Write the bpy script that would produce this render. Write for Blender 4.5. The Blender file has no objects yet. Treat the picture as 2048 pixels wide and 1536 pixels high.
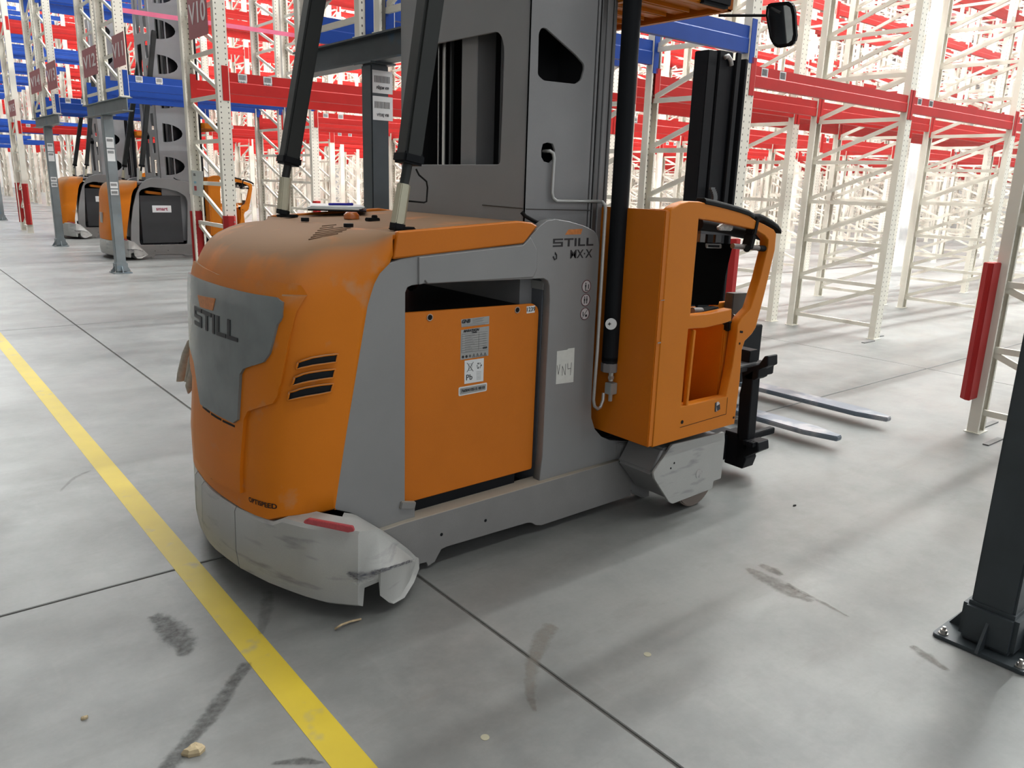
import bpy, bmesh, math, random
from mathutils import Vector, Matrix
from mathutils.bvhtree import BVHTree
random.seed(7)
SC = bpy.context.scene
COL = SC.collection

# ------------------------------------------------------------ camera, world, light, exposure
CAMM = ((0.77796365, -0.6275861, 0.03013713), (-0.13362837, -0.2121344, -0.96806118), (0.61393486, 0.74908924, -0.24889616))
FPX = 1576.56
CAMP = Vector((0, 0, 1.55))
R0, R1, R2 = [Vector(r).normalized() for r in CAMM]
cd = bpy.data.cameras.new('camera'); cam = bpy.data.objects.new('camera', cd); COL.objects.link(cam)
cd.sensor_width = 36; cd.lens = FPX / 2048 * 36; cd.clip_end = 300
mw = Matrix.Identity(4)
for i in range(3):
    mw[i][0] = R0[i]; mw[i][1] = -R1[i]; mw[i][2] = -R2[i]; mw[i][3] = CAMP[i]
cam.matrix_world = mw
SC.camera = cam
W = bpy.data.worlds.new('world'); SC.world = W; W.use_nodes = True
W.node_tree.nodes['Background'].inputs[0].default_value = (0.95, 0.98, 1, 1)
W.node_tree.nodes['Background'].inputs[1].default_value = 0.75
SC.view_settings.view_transform = 'Standard'; SC.view_settings.look = 'None'
SC.view_settings.exposure = 0.46; SC.view_settings.gamma = 1.0; SC.view_settings.use_curve_mapping = False
LAMP = 1.0     # strength of the aisle luminaires and the added fill

# ------------------------------------------------------------ measuring
def ray(x, y):
    a, b = (x - 1024) / FPX, (y - 768) / FPX
    return R0 * a + R1 * b + R2
def at(x, y, X=None, Y=None, Z=None):
    d = ray(x, y)
    if X is not None: t = (X - CAMP.x) / d.x
    elif Y is not None: t = (Y - CAMP.y) / d.y
    else: t = (Z - CAMP.z) / d.z
    return CAMP + d * t
def XZ(pts, Y): return [(p.x, p.z) for p in (at(a, b, Y=Y) for a, b in pts)]
def YZ(pts, X): return [(p.y, p.z) for p in (at(a, b, X=X) for a, b in pts)]

# ------------------------------------------------------------ materials
MATS = {}
def material(name, color, rough=0.5, metal=0.0, var=0.06, vscale=6.0, grain=0.0, gscale=250, bump=0.0,
             wear=None, wscale=8.0, wlo=0.6, whi=0.7, wstretch=(1, 1, 1), dust=None, emit=None, spec=0.5, coat=0.0):
    if name in MATS: return MATS[name]
    m = bpy.data.materials.new(name); m.use_nodes = True; nt = m.node_tree; N = nt.nodes; L = nt.links
    b = N['Principled BSDF']; b.inputs['Roughness'].default_value = rough; b.inputs['Metallic'].default_value = metal
    b.inputs['Specular IOR Level'].default_value = spec; b.inputs['Coat Weight'].default_value = coat
    tc = N.new('ShaderNodeNewGeometry')
    def noise(scale, stretch=(1, 1, 1), det=4):
        mp = N.new('ShaderNodeMapping'); mp.inputs['Scale'].default_value = stretch
        L.new(tc.outputs['Position'], mp.inputs['Vector'])
        n = N.new('ShaderNodeTexNoise'); n.inputs['Scale'].default_value = scale; n.inputs['Detail'].default_value = det
        L.new(mp.outputs[0], n.inputs['Vector']); return n.outputs['Fac']
    def mix(fac, a, c):
        x = N.new('ShaderNodeMix'); x.data_type = 'RGBA'
        if isinstance(fac, float): x.inputs['Factor'].default_value = fac
        else: L.new(fac, x.inputs['Factor'])
        for s, v in ((x.inputs[6], a), (x.inputs[7], c)):
            if isinstance(v, tuple): s.default_value = (*v[:3], 1)
            else: L.new(v, s)
        return x.outputs[2]
    def ramp(v, lo, hi):
        r = N.new('ShaderNodeMapRange'); r.inputs['From Min'].default_value = lo; r.inputs['From Max'].default_value = hi
        L.new(v, r.inputs['Value']); return r.outputs[0]
    c = tuple(color)
    lo = tuple(max(0, v * (1 - var)) for v in c); hi = tuple(min(1, v * (1 + var)) for v in c)
    out = mix(ramp(noise(vscale), 0.3, 0.7), lo, hi)
    if grain: out = mix(ramp(noise(gscale, det=1), 0.35, 0.65), out, mix(0.5, out, tuple(v * (1 - grain) for v in c)))
    if wear: out = mix(ramp(noise(wscale, wstretch, 8), wlo, whi), out, wear)
    if dust:
        dcol, amt = dust
        sx = N.new('ShaderNodeSeparateXYZ'); L.new(tc.outputs['Normal'], sx.inputs[0])
        f = ramp(sx.outputs['Z'], 0.08, 0.75)
        mm = N.new('ShaderNodeMath'); mm.operation = 'MULTIPLY'; L.new(f, mm.inputs[0])
        L.new(ramp(noise(5, det=6), 0.15, 0.44), mm.inputs[1])
        m2 = N.new('ShaderNodeMath'); m2.operation = 'MULTIPLY'; L.new(mm.outputs[0], m2.inputs[0]); m2.inputs[1].default_value = amt
        out = mix(m2.outputs[0], out, dcol)
        mr = N.new('ShaderNodeMapRange'); mr.inputs['To Min'].default_value = rough; mr.inputs['To Max'].default_value = 0.8
        L.new(m2.outputs[0], mr.inputs['Value']); L.new(mr.outputs[0], b.inputs['Roughness'])
    L.new(out, b.inputs['Base Color'])
    if bump:
        bp = N.new('ShaderNodeBump'); bp.inputs['Strength'].default_value = bump; bp.inputs['Distance'].default_value = 0.001
        L.new(noise(gscale, det=2), bp.inputs['Height']); L.new(bp.outputs[0], b.inputs['Normal'])
    if emit:
        b.inputs['Emission Color'].default_value = (*emit[0], 1); b.inputs['Emission Strength'].default_value = emit[1]
    MATS[name] = m
    return m

ORANGE = material('orange paint', (0.54, 0.15, 0.006), 0.38, var=0.05, vscale=3, grain=0.06, bump=0.15, spec=0.3)
HOODM = material('orange hood paint', (0.58, 0.165, 0.008), 0.42, var=0.06, vscale=3, grain=0.05, bump=0.1, spec=0.2,
                 wear=(0.45, 0.22, 0.10), wscale=9, wlo=0.62, whi=0.80, dust=((0.25, 0.155, 0.092), 0.95))
BATT = material('orange battery paint', (0.56, 0.155, 0.010), 0.5, spec=0.25, var=0.04, grain=0.1, bump=0.4, gscale=400)
SILVER = material('silver grey paint', (0.235, 0.235, 0.235), 0.42, var=0.05, vscale=4, grain=0.10, gscale=500, bump=0.2, metal=0.15)
BUMPM = material('scuffed bumper paint', (0.37, 0.37, 0.355), 0.45, var=0.06, grain=0.08, metal=0.1,
                 wear=(0.15, 0.15, 0.16), wscale=4.5, wlo=0.58, whi=0.80, wstretch=(1, 1, 5))
RAILM = material('dusty rail paint', (0.21, 0.205, 0.20), 0.5, var=0.08, grain=0.08, dust=((0.35, 0.31, 0.25), 0.9), metal=0.1)
MASTM = material('mast grey paint', (0.225, 0.225, 0.23), 0.5, var=0.04, grain=0.08, gscale=500, bump=0.2)
MASTIN = material('oily mast steel', (0.02, 0.02, 0.022), 0.3, metal=0.3)
STEELG = material('mast profile steel', (0.12, 0.12, 0.12), 0.4, metal=0.5)
BLACK = material('black paint', (0.009, 0.010, 0.012), 0.5, spec=0.10)
BLACKR = material('black rubber', (0.009, 0.009, 0.009), 0.7, spec=0.12)
STRUTM = material('strut dark paint', (0.022, 0.024, 0.023), 0.45, spec=0.3)
CHROME = material('brushed steel', (0.45, 0.44, 0.42), 0.28, metal=0.9)
PIPE = material('galvanised pipe', (0.42, 0.42, 0.41), 0.35, metal=0.6)
BRASSY = material('zinc yellow bar', (0.42, 0.40, 0.30), 0.38, metal=0.4)
FORKM = material('blued fork steel', (0.16, 0.19, 0.23), 0.35, metal=0.5, wear=(0.34, 0.34, 0.36), wscale=6, wlo=0.5, whi=0.62)
CREAM = material('cream rack paint', (0.66, 0.63, 0.55), 0.45, var=0.04)
RED = material('red beam paint', (0.40, 0.016, 0.014), 0.45, spec=0.2, var=0.06)
DRED = material('dark red guard', (0.34, 0.018, 0.018), 0.45, spec=0.25, var=0.05)
BLUE = material('blue beam paint', (0.010, 0.05, 0.27), 0.45, spec=0.2, var=0.06)
POSTM = material('shade-dark steel post', (0.045, 0.055, 0.062), 0.42, metal=0.3, var=0.12, wear=(0.02, 0.07, 0.14), wscale=3, wlo=0.63, whi=0.75)  # darker than GALV: shade from the backlight is put into this colour
GALV = material('grey post paint', (0.17, 0.195, 0.205), 0.45, metal=0.2, var=0.1, wear=(0.10, 0.17, 0.23), wscale=4, wlo=0.6, whi=0.75)
SIGNM = material('dusty red sign', (0.30, 0.075, 0.085), 0.5)
SIGNT = material('sign lettering', (0.62, 0.58, 0.58), 0.5)
WHITE = material('white label', (0.66, 0.67, 0.67), 0.5, var=0.03)
PAPER = material('paper', (0.60, 0.60, 0.56), 0.7, var=0.06, vscale=30)
INK = material('black print', (0.015, 0.015, 0.018), 0.5)
GREYLAB = material('silver label', (0.33, 0.33, 0.32), 0.4, metal=0.3)
LOGOO = material('logo orange', (0.50, 0.17, 0.04), 0.5, var=0.2, vscale=60)
YELLOW = material('yellow floor paint', (0.43, 0.32, 0.012), 0.5, var=0.05, wear=(0.28, 0.24, 0.11), wscale=9, wlo=0.60, whi=0.74)
WALLM = material('white wall', (0.50, 0.50, 0.49), 0.7, var=0.02)
CEILM = material('ceiling', (0.55, 0.55, 0.55), 0.8)
REFL = material('red reflector', (0.36, 0.05, 0.06), 0.35, grain=0.2, gscale=300, var=0.15, vscale=60)
AMBER = material('amber lens', (0.45, 0.12, 0.02), 0.25)
GLASSM = material('mirror glass', (0.75, 0.77, 0.78), 0.03, metal=1.0, var=0.0)
BLUEPEN = material('blue pen', (0.03, 0.03, 0.35), 0.25)
CLOTH = material('grey cotton glove', (0.42, 0.38, 0.32), 0.9, var=0.15, vscale=40)
WHEELM = material('wheel tyre', (0.16, 0.13, 0.11), 0.7)
DARKB = material('dark battery', (0.022, 0.024, 0.027), 0.45)
PURPLE = material('smart print', (0.25, 0.01, 0.05), 0.5)
TAPE = material('pink tape', (0.60, 0.12, 0.22), 0.6)
CONC = material('white concrete column', (0.72, 0.74, 0.74), 0.7)
BROWN = material('card', (0.40, 0.30, 0.18), 0.8, var=0.25, vscale=60)
WOODM = material('packing wood', (0.38, 0.30, 0.18), 0.7)
LAMPM = material('lamp diffuser', (0.9, 0.9, 0.9), 0.5, emit=((1, 0.98, 0.94), 6))

def holes_paint():
    """cream rack upright with two columns of punched holes down each wide face (their dark is painted into the colour)"""
    m = bpy.data.materials.new('perforated rack paint'); m.use_nodes = True; nt = m.node_tree; N = nt.nodes; L = nt.links
    b = N['Principled BSDF']; b.inputs['Roughness'].default_value = 0.45
    tc = N.new('ShaderNodeTexCoord'); s = N.new('ShaderNodeSeparateXYZ'); L.new(tc.outputs['Object'], s.inputs[0])
    def mth(op, a, c=None, d=None):
        x = N.new('ShaderNodeMath'); x.operation = op
        for i, v in enumerate((a, c, d)):
            if v is None: continue
            if isinstance(v, (int, float)): x.inputs[i].default_value = v
            else: L.new(v, x.inputs[i])
        return x.outputs[0]
    zz = mth('SUBTRACT', mth('FRACT', mth('MULTIPLY', s.outputs['Z'], 20.0)), 0.5)
    zz = mth('DIVIDE', zz, 20.0)
    xx = mth('SUBTRACT', mth('ABSOLUTE', s.outputs['X']), 0.037)
    r = mth('ADD', mth('POWER', mth('DIVIDE', xx, 0.0055), 2.0), mth('POWER', mth('DIVIDE', zz, 0.0085), 2.0))
    hole = mth('LESS_THAN', r, 1.0)
    g = N.new('ShaderNodeNewGeometry'); sn = N.new('ShaderNodeSeparateXYZ'); L.new(g.outputs['Normal'], sn.inputs[0])
    f = mth('MULTIPLY', hole, mth('GREATER_THAN', mth('ABSOLUTE', sn.outputs['Y']), 0.7))
    mx = N.new('ShaderNodeMix'); mx.data_type = 'RGBA'; L.new(f, mx.inputs['Factor'])
    mx.inputs[6].default_value = (0.66, 0.63, 0.55, 1); mx.inputs[7].default_value = (0.08, 0.07, 0.06, 1)
    L.new(mx.outputs[2], b.inputs['Base Color'])
    return m
PERF = holes_paint()

def floor_material():
    m = bpy.data.materials.new('power floated concrete'); m.use_nodes = True; nt = m.node_tree; N = nt.nodes; L = nt.links
    b = N['Principled BSDF']
    g = N.new('ShaderNodeNewGeometry')
    def noise(scale, det, rough=0.55, stretch=(1, 1, 1), rot=0):
        mp = N.new('ShaderNodeMapping'); mp.inputs['Scale'].default_value = stretch; mp.inputs['Rotation'].default_value = (0, 0, rot)
        L.new(g.outputs['Position'], mp.inputs[0])
        n = N.new('ShaderNodeTexNoise'); n.inputs['Scale'].default_value = scale; n.inputs['Detail'].default_value = det
        n.inputs['Roughness'].default_value = rough; L.new(mp.outputs[0], n.inputs['Vector']); return n.outputs['Fac']
    def rng(v, lo, hi, a=0, c=1):
        r = N.new('ShaderNodeMapRange'); r.inputs[1].default_value = lo; r.inputs[2].default_value = hi
        r.inputs[3].default_value = a; r.inputs[4].default_value = c; L.new(v, r.inputs[0]); return r.outputs[0]
    def mix(f, a, c):
        x = N.new('ShaderNodeMix'); x.data_type = 'RGBA'
        L.new(f, x.inputs[0])
        for s_, v in ((x.inputs[6], a), (x.inputs[7], c)):
            if isinstance(v, tuple): s_.default_value = (*v, 1)
            else: L.new(v, s_)
        return x.outputs[2]
    c = mix(rng(noise(0.9, 6, 0.65), 0.34, 0.66), (0.122, 0.127, 0.124), (0.186, 0.187, 0.181))
    c = mix(rng(noise(4.2, 8, 0.7), 0.42, 0.68, 0, .7), c, (0.195, 0.195, 0.188))
    c = mix(rng(noise(2.1, 8, 0.72, (1, 2.5, 1), 1.1), 0.52, 0.72, 0, .45), c, (0.115, 0.112, 0.104))
    c = mix(rng(noise(1.1, 8, 0.7, (1, 7, 1), 0.35), 0.58, 0.78, 0, 0.5), c, (0.11, 0.105, 0.096))
    c = mix(rng(noise(1.4, 8, 0.7, (8, 1, 1), -0.1), 0.60, 0.8, 0, 0.35), c, (0.225, 0.22, 0.21))
    c = mix(rng(noise(60, 3), 0.4, 0.75, 0, 0.12), c, (0.10, 0.10, 0.10))
    c = mix(rng(noise(16, 6, 0.8, (1, 3, 1), 0.8), 0.66, 0.76, 0, 0.5), c, (0.08, 0.077, 0.07))
    L.new(c, b.inputs['Base Color'])
    L.new(rng(noise(2.0, 6), 0.3, 0.7, 0.34, 0.5), b.inputs['Roughness'])
    b.inputs['Specular IOR Level'].default_value = 0.5
    bp = N.new('ShaderNodeBump'); bp.inputs['Strength'].default_value = 0.12; bp.inputs['Distance'].default_value = 0.002
    L.new(noise(35, 5), bp.inputs['Height']); L.new(bp.outputs[0], b.inputs['Normal'])
    return m
FLOORM = floor_material()
JOINTM = material('joint filler', (0.07, 0.066, 0.06), 0.8, var=0.3, vscale=20)

def mark_material(name, col, lo, hi, scale, amt=.6, stretch=(1, 1, 1), rot=0):
    m = bpy.data.materials.new(name); m.use_nodes = True; nt = m.node_tree; N = nt.nodes; L = nt.links
    b = N['Principled BSDF']; b.inputs['Base Color'].default_value = (*col, 1); b.inputs['Roughness'].default_value = 0.6
    g = N.new('ShaderNodeNewGeometry'); mp = N.new('ShaderNodeMapping'); mp.inputs['Scale'].default_value = stretch
    mp.inputs['Rotation'].default_value = (0, 0, rot); L.new(g.outputs['Position'], mp.inputs[0])
    n = N.new('ShaderNodeTexNoise'); n.inputs['Scale'].default_value = scale; n.inputs['Detail'].default_value = 9; n.inputs['Roughness'].default_value = 0.7
    L.new(mp.outputs[0], n.inputs['Vector'])
    at_ = N.new('ShaderNodeAttribute'); at_.attribute_name = 'edge'
    r = N.new('ShaderNodeMapRange'); r.inputs[1].default_value = lo; r.inputs[2].default_value = hi
    ad = N.new('ShaderNodeMath'); ad.operation = 'ADD'; L.new(n.outputs['Fac'], ad.inputs[0]); 
    sc_ = N.new('ShaderNodeMath'); sc_.operation = 'MULTIPLY_ADD'; L.new(at_.outputs['Fac'], sc_.inputs[0]); sc_.inputs[1].default_value = 0.35; sc_.inputs[2].default_value = -0.35
    L.new(sc_.outputs[0], ad.inputs[1]); L.new(ad.outputs[0], r.inputs[0])
    mu = N.new('ShaderNodeMath'); mu.operation = 'MULTIPLY'; L.new(r.outputs[0], mu.inputs[0]); mu.inputs[1].default_value = amt
    L.new(mu.outputs[0], b.inputs['Alpha'])
    return m
MARKD = mark_material('dark rubber mark', (0.04, 0.04, 0.038), 0.22, 0.62, 30, .62)
MARKF = mark_material('faint rubber mark', (0.06, 0.06, 0.055), 0.25, 0.8, 25, .45)
MARKS = mark_material('brown scrape', (0.15, 0.135, 0.115), 0.22, 0.6, 22)

# ------------------------------------------------------------ object helpers
def tag(o, label=None, cat=None, group=None, kind=None):
    if label: o['label'] = label
    if cat: o['category'] = cat
    if group: o['group'] = group
    if kind: o['kind'] = kind
    return o
def thing(name, loc, label, cat, group=None):
    o = bpy.data.objects.new(name, None); o.empty_display_size = 0.1; COL.objects.link(o); o.location = loc
    return tag(o, label, cat, group)
def origin_of(parent):
    v = Vector((0, 0, 0)); p = parent
    while p is not None:
        v += Vector(p.location); p = p.parent
    return v
def link_mesh(name, me, mat, parent=None):
    """mesh given in world coordinates; parent empties are only ever translated"""
    if mat is not None:
        me.materials.clear(); me.materials.append(mat)
    o = bpy.data.objects.new(name, me); COL.objects.link(o)
    if parent is not None:
        me.transform(Matrix.Translation(-origin_of(parent))); o.parent = parent
    return o
class MB:
    def __init__(s): s.bm = bmesh.new()
    def box(s, x0, x1, y0, y1, z0, z1):
        vs = [s.bm.verts.new(p) for p in ((x0, y0, z0), (x1, y0, z0), (x1, y1, z0), (x0, y1, z0), (x0, y0, z1), (x1, y0, z1), (x1, y1, z1), (x0, y1, z1))]
        for f in ((0, 3, 2, 1), (4, 5, 6, 7), (0, 1, 5, 4), (1, 2, 6, 5), (2, 3, 7, 6), (3, 0, 4, 7)): s.bm.faces.new([vs[i] for i in f])
        return s
    def obox(s, c, ex, ey, ez):
        """box about centre c with half extents as vectors"""
        c = Vector(c); ex = Vector(ex); ey = Vector(ey); ez = Vector(ez)
        vs = [s.bm.verts.new(c + ex * a + ey * b + ez * d) for a, b, d in ((-1, -1, -1), (1, -1, -1), (1, 1, -1), (-1, 1, -1), (-1, -1, 1), (1, -1, 1), (1, 1, 1), (-1, 1, 1))]
        for f in ((0, 3, 2, 1), (4, 5, 6, 7), (0, 1, 5, 4), (1, 2, 6, 5), (2, 3, 7, 6), (3, 0, 4, 7)): s.bm.faces.new([vs[i] for i in f])
        return s
    def bar(s, a, b, w, h, up=(0, 0, 1), w2=None, h2=None):
        """rectangular bar from a to b; w across, h along up; may taper"""
        a = Vector(a); b = Vector(b); d = (b - a).normalized(); up = Vector(up)
        sx = d.cross(up).normalized(); uy = sx.cross(d).normalized()
        w2 = w if w2 is None else w2; h2 = h if h2 is None else h2
        vs = []
        for p, ww, hh in ((a, w, h), (b, w2, h2)):
            for i, j in ((-1, -1), (1, -1), (1, 1), (-1, 1)): vs.append(s.bm.verts.new(p + sx * (i * ww / 2) + uy * (j * hh / 2)))
        for f in ((3, 2, 1, 0), (4, 5, 6, 7), (0, 1, 5, 4), (1, 2, 6, 5), (2, 3, 7, 6), (3, 0, 4, 7)): s.bm.faces.new([vs[i] for i in f])
        return s
    def tube(s, pts, r, n=10, caps=True, rs=None):
        pts = [Vector(p) for p in pts]; rings = []
        prev = None
        for i, p in enumerate(pts):
            d = ((pts[i] - pts[i - 1]).normalized() if i else Vector((0, 0, 0))) + ((pts[i + 1] - pts[i]).normalized() if i < len(pts) - 1 else Vector((0, 0, 0)))
            d.normalize()
            if prev is None:
                u = d.orthogonal().normalized()
            else:
                u = prev - d * prev.dot(d)
                u = u.normalized() if u.length > 1e-6 else d.orthogonal().normalized()
            prev = u; v = d.cross(u)
            rr = rs[i] if rs else r
            rings.append([s.bm.verts.new(p + (u * math.cos(2 * math.pi * k / n) + v * math.sin(2 * math.pi * k / n)) * rr) for k in range(n)])
        for a, b in zip(rings, rings[1:]):
            for k in range(n): s.bm.faces.new((a[k], a[(k + 1) % n], b[(k + 1) % n], b[k]))
        if caps:
            s.bm.faces.new(rings[0][::-1]); s.bm.faces.new(rings[-1])
        return s
    def prism(s, pts, d):
        """closed polygon of 3D points swept by vector d"""
        d = Vector(d); a = [s.bm.verts.new(Vector(p)) for p in pts]; b = [s.bm.verts.new(Vector(p) + d) for p in pts]
        n = len(pts)
        s.bm.faces.new(a[::-1]); s.bm.faces.new(b)
        for k in range(n): s.bm.faces.new((a[k], a[(k + 1) % n], b[(k + 1) % n], b[k]))
        return s
    def grid(s, rows):
        g = [[s.bm.verts.new(Vector(p)) for p in r] for r in rows]
        for i in range(len(g) - 1):
            for j in range(len(g[0]) - 1):
                s.bm.faces.new((g[i][j], g[i + 1][j], g[i + 1][j + 1], g[i][j + 1]))
        return s
    def mesh(s, name, bevel=0, seg=2, smooth=False, weld=False):
        bm = s.bm
        if weld: bmesh.ops.remove_doubles(bm, verts=bm.verts, dist=1e-5)
        bmesh.ops.recalc_face_normals(bm, faces=bm.faces)
        if bevel:
            es = [e for e in bm.edges if len(e.link_faces) == 2 and e.calc_face_angle(0) > 0.5]
            bmesh.ops.bevel(bm, geom=es, offset=bevel, segments=seg, affect='EDGES', clamp_overlap=True)
        if smooth:
            for f in bm.faces: f.smooth = True
            if smooth != 'all':
                for e in bm.edges:
                    if len(e.link_faces) == 2 and e.calc_face_angle(0) > 0.6: e.smooth = False
        me = bpy.data.meshes.new(name); bm.to_mesh(me); bm.free(); return me
    def build(s, name, mat, parent=None, bevel=0, seg=2, smooth=False, weld=False):
        return link_mesh(name, s.mesh(name, bevel, seg, smooth, weld), mat, parent)

VX, VY, VZ = Vector((1, 0, 0)), Vector((0, 1, 0)), Vector((0, 0, 1))
def curve_mesh(loops, t, bevel=0.0):
    cu = bpy.data.curves.new('tmp', 'CURVE'); cu.dimensions = '2D'; cu.fill_mode = 'BOTH'
    cu.extrude = max(t / 2 - bevel, 0); cu.bevel_depth = bevel; cu.bevel_resolution = 1
    if bevel: cu.offset = -bevel
    for lp in loops:
        sp = cu.splines.new('POLY'); sp.points.add(len(lp) - 1)
        for p, q in zip(sp.points, lp): p.co = (q[0], q[1], 0, 1)
        sp.use_cyclic_u = True
    o = bpy.data.objects.new('tmp', cu); me = bpy.data.meshes.new_from_object(o)
    bpy.data.objects.remove(o); bpy.data.curves.remove(cu); return me
def frame_matrix(O, ex, ey):
    ex = Vector(ex).normalized(); ey = Vector(ey).normalized(); n = ex.cross(ey); m = Matrix.Identity(4)
    for i in range(3): m[i][0] = ex[i]; m[i][1] = ey[i]; m[i][2] = n[i]; m[i][3] = O[i]
    return m
def area2(lp): return sum(a[0] * b[1] - b[0] * a[1] for a, b in zip(lp, lp[1:] + lp[:1]))
def fix(loops):
    out = []
    for i, lp in enumerate(loops):
        lp = list(lp); s_ = area2(lp)
        if (i == 0) != (s_ > 0): lp.reverse()
        out.append(lp)
    return out
def plateY(name, mat, parent, loops, Yfront, t, bevel=0.002):
    """plate in an XZ plane, its front (towards -Y) at Yfront"""
    me = curve_mesh(fix(loops), t, bevel); me.transform(frame_matrix(Vector((0, Yfront + t / 2, 0)), VX, VZ))
    return link_mesh(name, me, mat, parent)
def plateX(name, mat, parent, loops, Xfront, t, bevel=0.002):
    """plate in a YZ plane, its front (towards -X) at Xfront; loops are (Y, Z)"""
    me = curve_mesh(fix([[(-a, b) for a, b in lp] for lp in loops]), t, bevel)
    me.transform(frame_matrix(Vector((Xfront + t / 2, 0, 0)), -VY, VZ))
    return link_mesh(name, me, mat, parent)
def text_mesh(s, size, bold=0.0, ext=0.0005, sx=1.0, align='CENTER', shear=0.0):
    cu = bpy.data.curves.new('tmp', 'FONT'); cu.body = s; cu.size = size; cu.offset = bold; cu.extrude = ext; cu.align_x = align; cu.align_y = 'CENTER'
    cu.resolution_u = 3; cu.shear = shear
    o = bpy.data.objects.new('tmp', cu); me = bpy.data.meshes.new_from_object(o)
    bpy.data.objects.remove(o); bpy.data.curves.remove(cu)
    me.transform(Matrix.Diagonal((sx, 1, 1, 1))); return me
def text_on(name, s, O, ex, ey, size, mat, parent, **k):
    me = text_mesh(s, size, **k); me.transform(frame_matrix(Vector(O), ex, ey)); return link_mesh(name, me, mat, parent)
def rounded(x0, x1, z0, z1, r, n=4):
    out = []
    for cx, cz, a0 in ((x1 - r, z0 + r, -90), (x1 - r, z1 - r, 0), (x0 + r, z1 - r, 90), (x0 + r, z0 + r, 180)):
        for k in range(n + 1):
            a = math.radians(a0 + 90 * k / n); out.append((cx + r * math.cos(a), cz + r * math.sin(a)))
    return out
def smooth_poly(pts, r=0.02, n=3, skip=()):
    """round the corners of a 2D polygon"""
    out = []; N_ = len(pts)
    for i in range(N_):
        p = Vector(pts[i]); a = Vector(pts[i - 1]) - p; b = Vector(pts[(i + 1) % N_]) - p
        if i in skip or a.length < 1e-6 or b.length < 1e-6: out.append(tuple(p)); continue
        d = min(r, a.length * .45, b.length * .45); s0 = p + a.normalized() * d; s1 = p + b.normalized() * d
        for k in range(n + 1):
            t = k / n; out.append(tuple(s0 * (1 - t) ** 2 + p * 2 * t * (1 - t) + s1 * t * t))
    return out
def disc(cx, cz, r, n=20): return [(cx + r * math.cos(2 * math.pi * k / n), cz + r * math.sin(2 * math.pi * k / n)) for k in range(n)]
def stroke(pts, w):
    """2D polyline thickened into rectangles (list of loops)"""
    out = []
    for a, b in zip(pts, pts[1:]):
        a = Vector(a); b = Vector(b); d = (b - a).normalized(); n = Vector((-d.y, d.x)) * w / 2; e = d * w * .3
        out.append([tuple(a - e + n), tuple(a - e - n), tuple(b + e - n), tuple(b + e + n)])
    return out
def flatY(name, mat, parent, loops, Y, t=0.0008):
    """separate solid polygons lying on an XZ plane"""
    mb = MB()
    for lp in loops:
        if area2(lp) < 0: lp = lp[::-1]
        mb.prism([(a, Y, b) for a, b in lp], (0, -t, 0))
    return mb.build(name, mat, parent)
LET = {'S': [(0, 0), (1.2, 0), (1.2, .6), (.22, .6), (.22, .8), (1.2, .8), (1.2, 1), (0, 1), (0, .4), (.98, .4), (.98, .2), (0, .2)],
       'T': [(.45, 0), (.7, 0), (.7, .8), (1.15, .8), (1.15, 1), (0, 1), (0, .8), (.45, .8)],
       'I': [(0, 0), (.25, 0), (.25, 1), (0, 1)], 'L': [(0, 0), (.9, 0), (.9, .2), (.25, .2), (.25, 1), (0, 1)]}
def still_letters():
    """block letters of the maker's word, normalised to width 1 and height 1"""
    out = []; x = 0
    for ch, adv in (('S', 1.34), ('T', 1.30), ('I', .45), ('L', 1.05), ('L', .9)):
        out.append([(a + x, b) for a, b in LET[ch]]); x += adv
    return [[(a / x, b) for a, b in lp] for lp in out]

# ------------------------------------------------------------ the hall: floor slabs, walls, roof, luminaires
XMAX, YMAX, HROOF = 64.0, 70.0, 11.0
fb = MB(); fb.box(-12, XMAX, -12, YMAX, -0.3, -0.006)
floor = tag(fb.build('floor', JOINTM), 'pale grey concrete floor slabs with joints', kind='structure')
SX, SY, SP = 1.553, 3.062, 5.87
slab_me = None
for i in range(-3, 12):
    for j in range(-3, 12):
        x0, y0 = SX + SP * i, SY + SP * j
        x1, y1 = min(x0 + SP, XMAX), min(y0 + SP, YMAX)
        if x1 <= x0 + .1 or y1 <= y0 + .1: continue
        g = 0.006
        full = x1 - x0 > SP - .01 and y1 - y0 > SP - .01
        if full and slab_me:
            o = bpy.data.objects.new('concrete_slab', slab_me); COL.objects.link(o); o.parent = floor; o.location = (x0, y0, 0)
        else:
            m = MB(); m.box(g, x1 - x0 - g, g, y1 - y0 - g, -0.012, 0)
            me = m.mesh('concrete_slab', bevel=0.003, seg=1); me.materials.append(FLOORM)
            o = bpy.data.objects.new('concrete_slab', me); COL.objects.link(o); o.parent = floor; o.location = (x0, y0, 0)
            if full: slab_me = me
def structure(name, mb, mat, label=None):
    return tag(mb.build(name, mat), label, kind='structure')
m = MB(); m.box(XMAX, XMAX + .3, -12, YMAX, 0, HROOF); structure('wall_right', m, WALLM)
m = MB(); m.box(-12, XMAX, YMAX, YMAX + .3, 0, HROOF); structure('wall_back', m, WALLM)
m = MB(); m.box(-12.3, -12, -12, YMAX, 0, HROOF); structure('wall_left', m, WALLM)
m = MB(); m.box(-12, XMAX, -12, YMAX, HROOF, HROOF + .3); structure('ceiling', m, CEILM)
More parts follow.
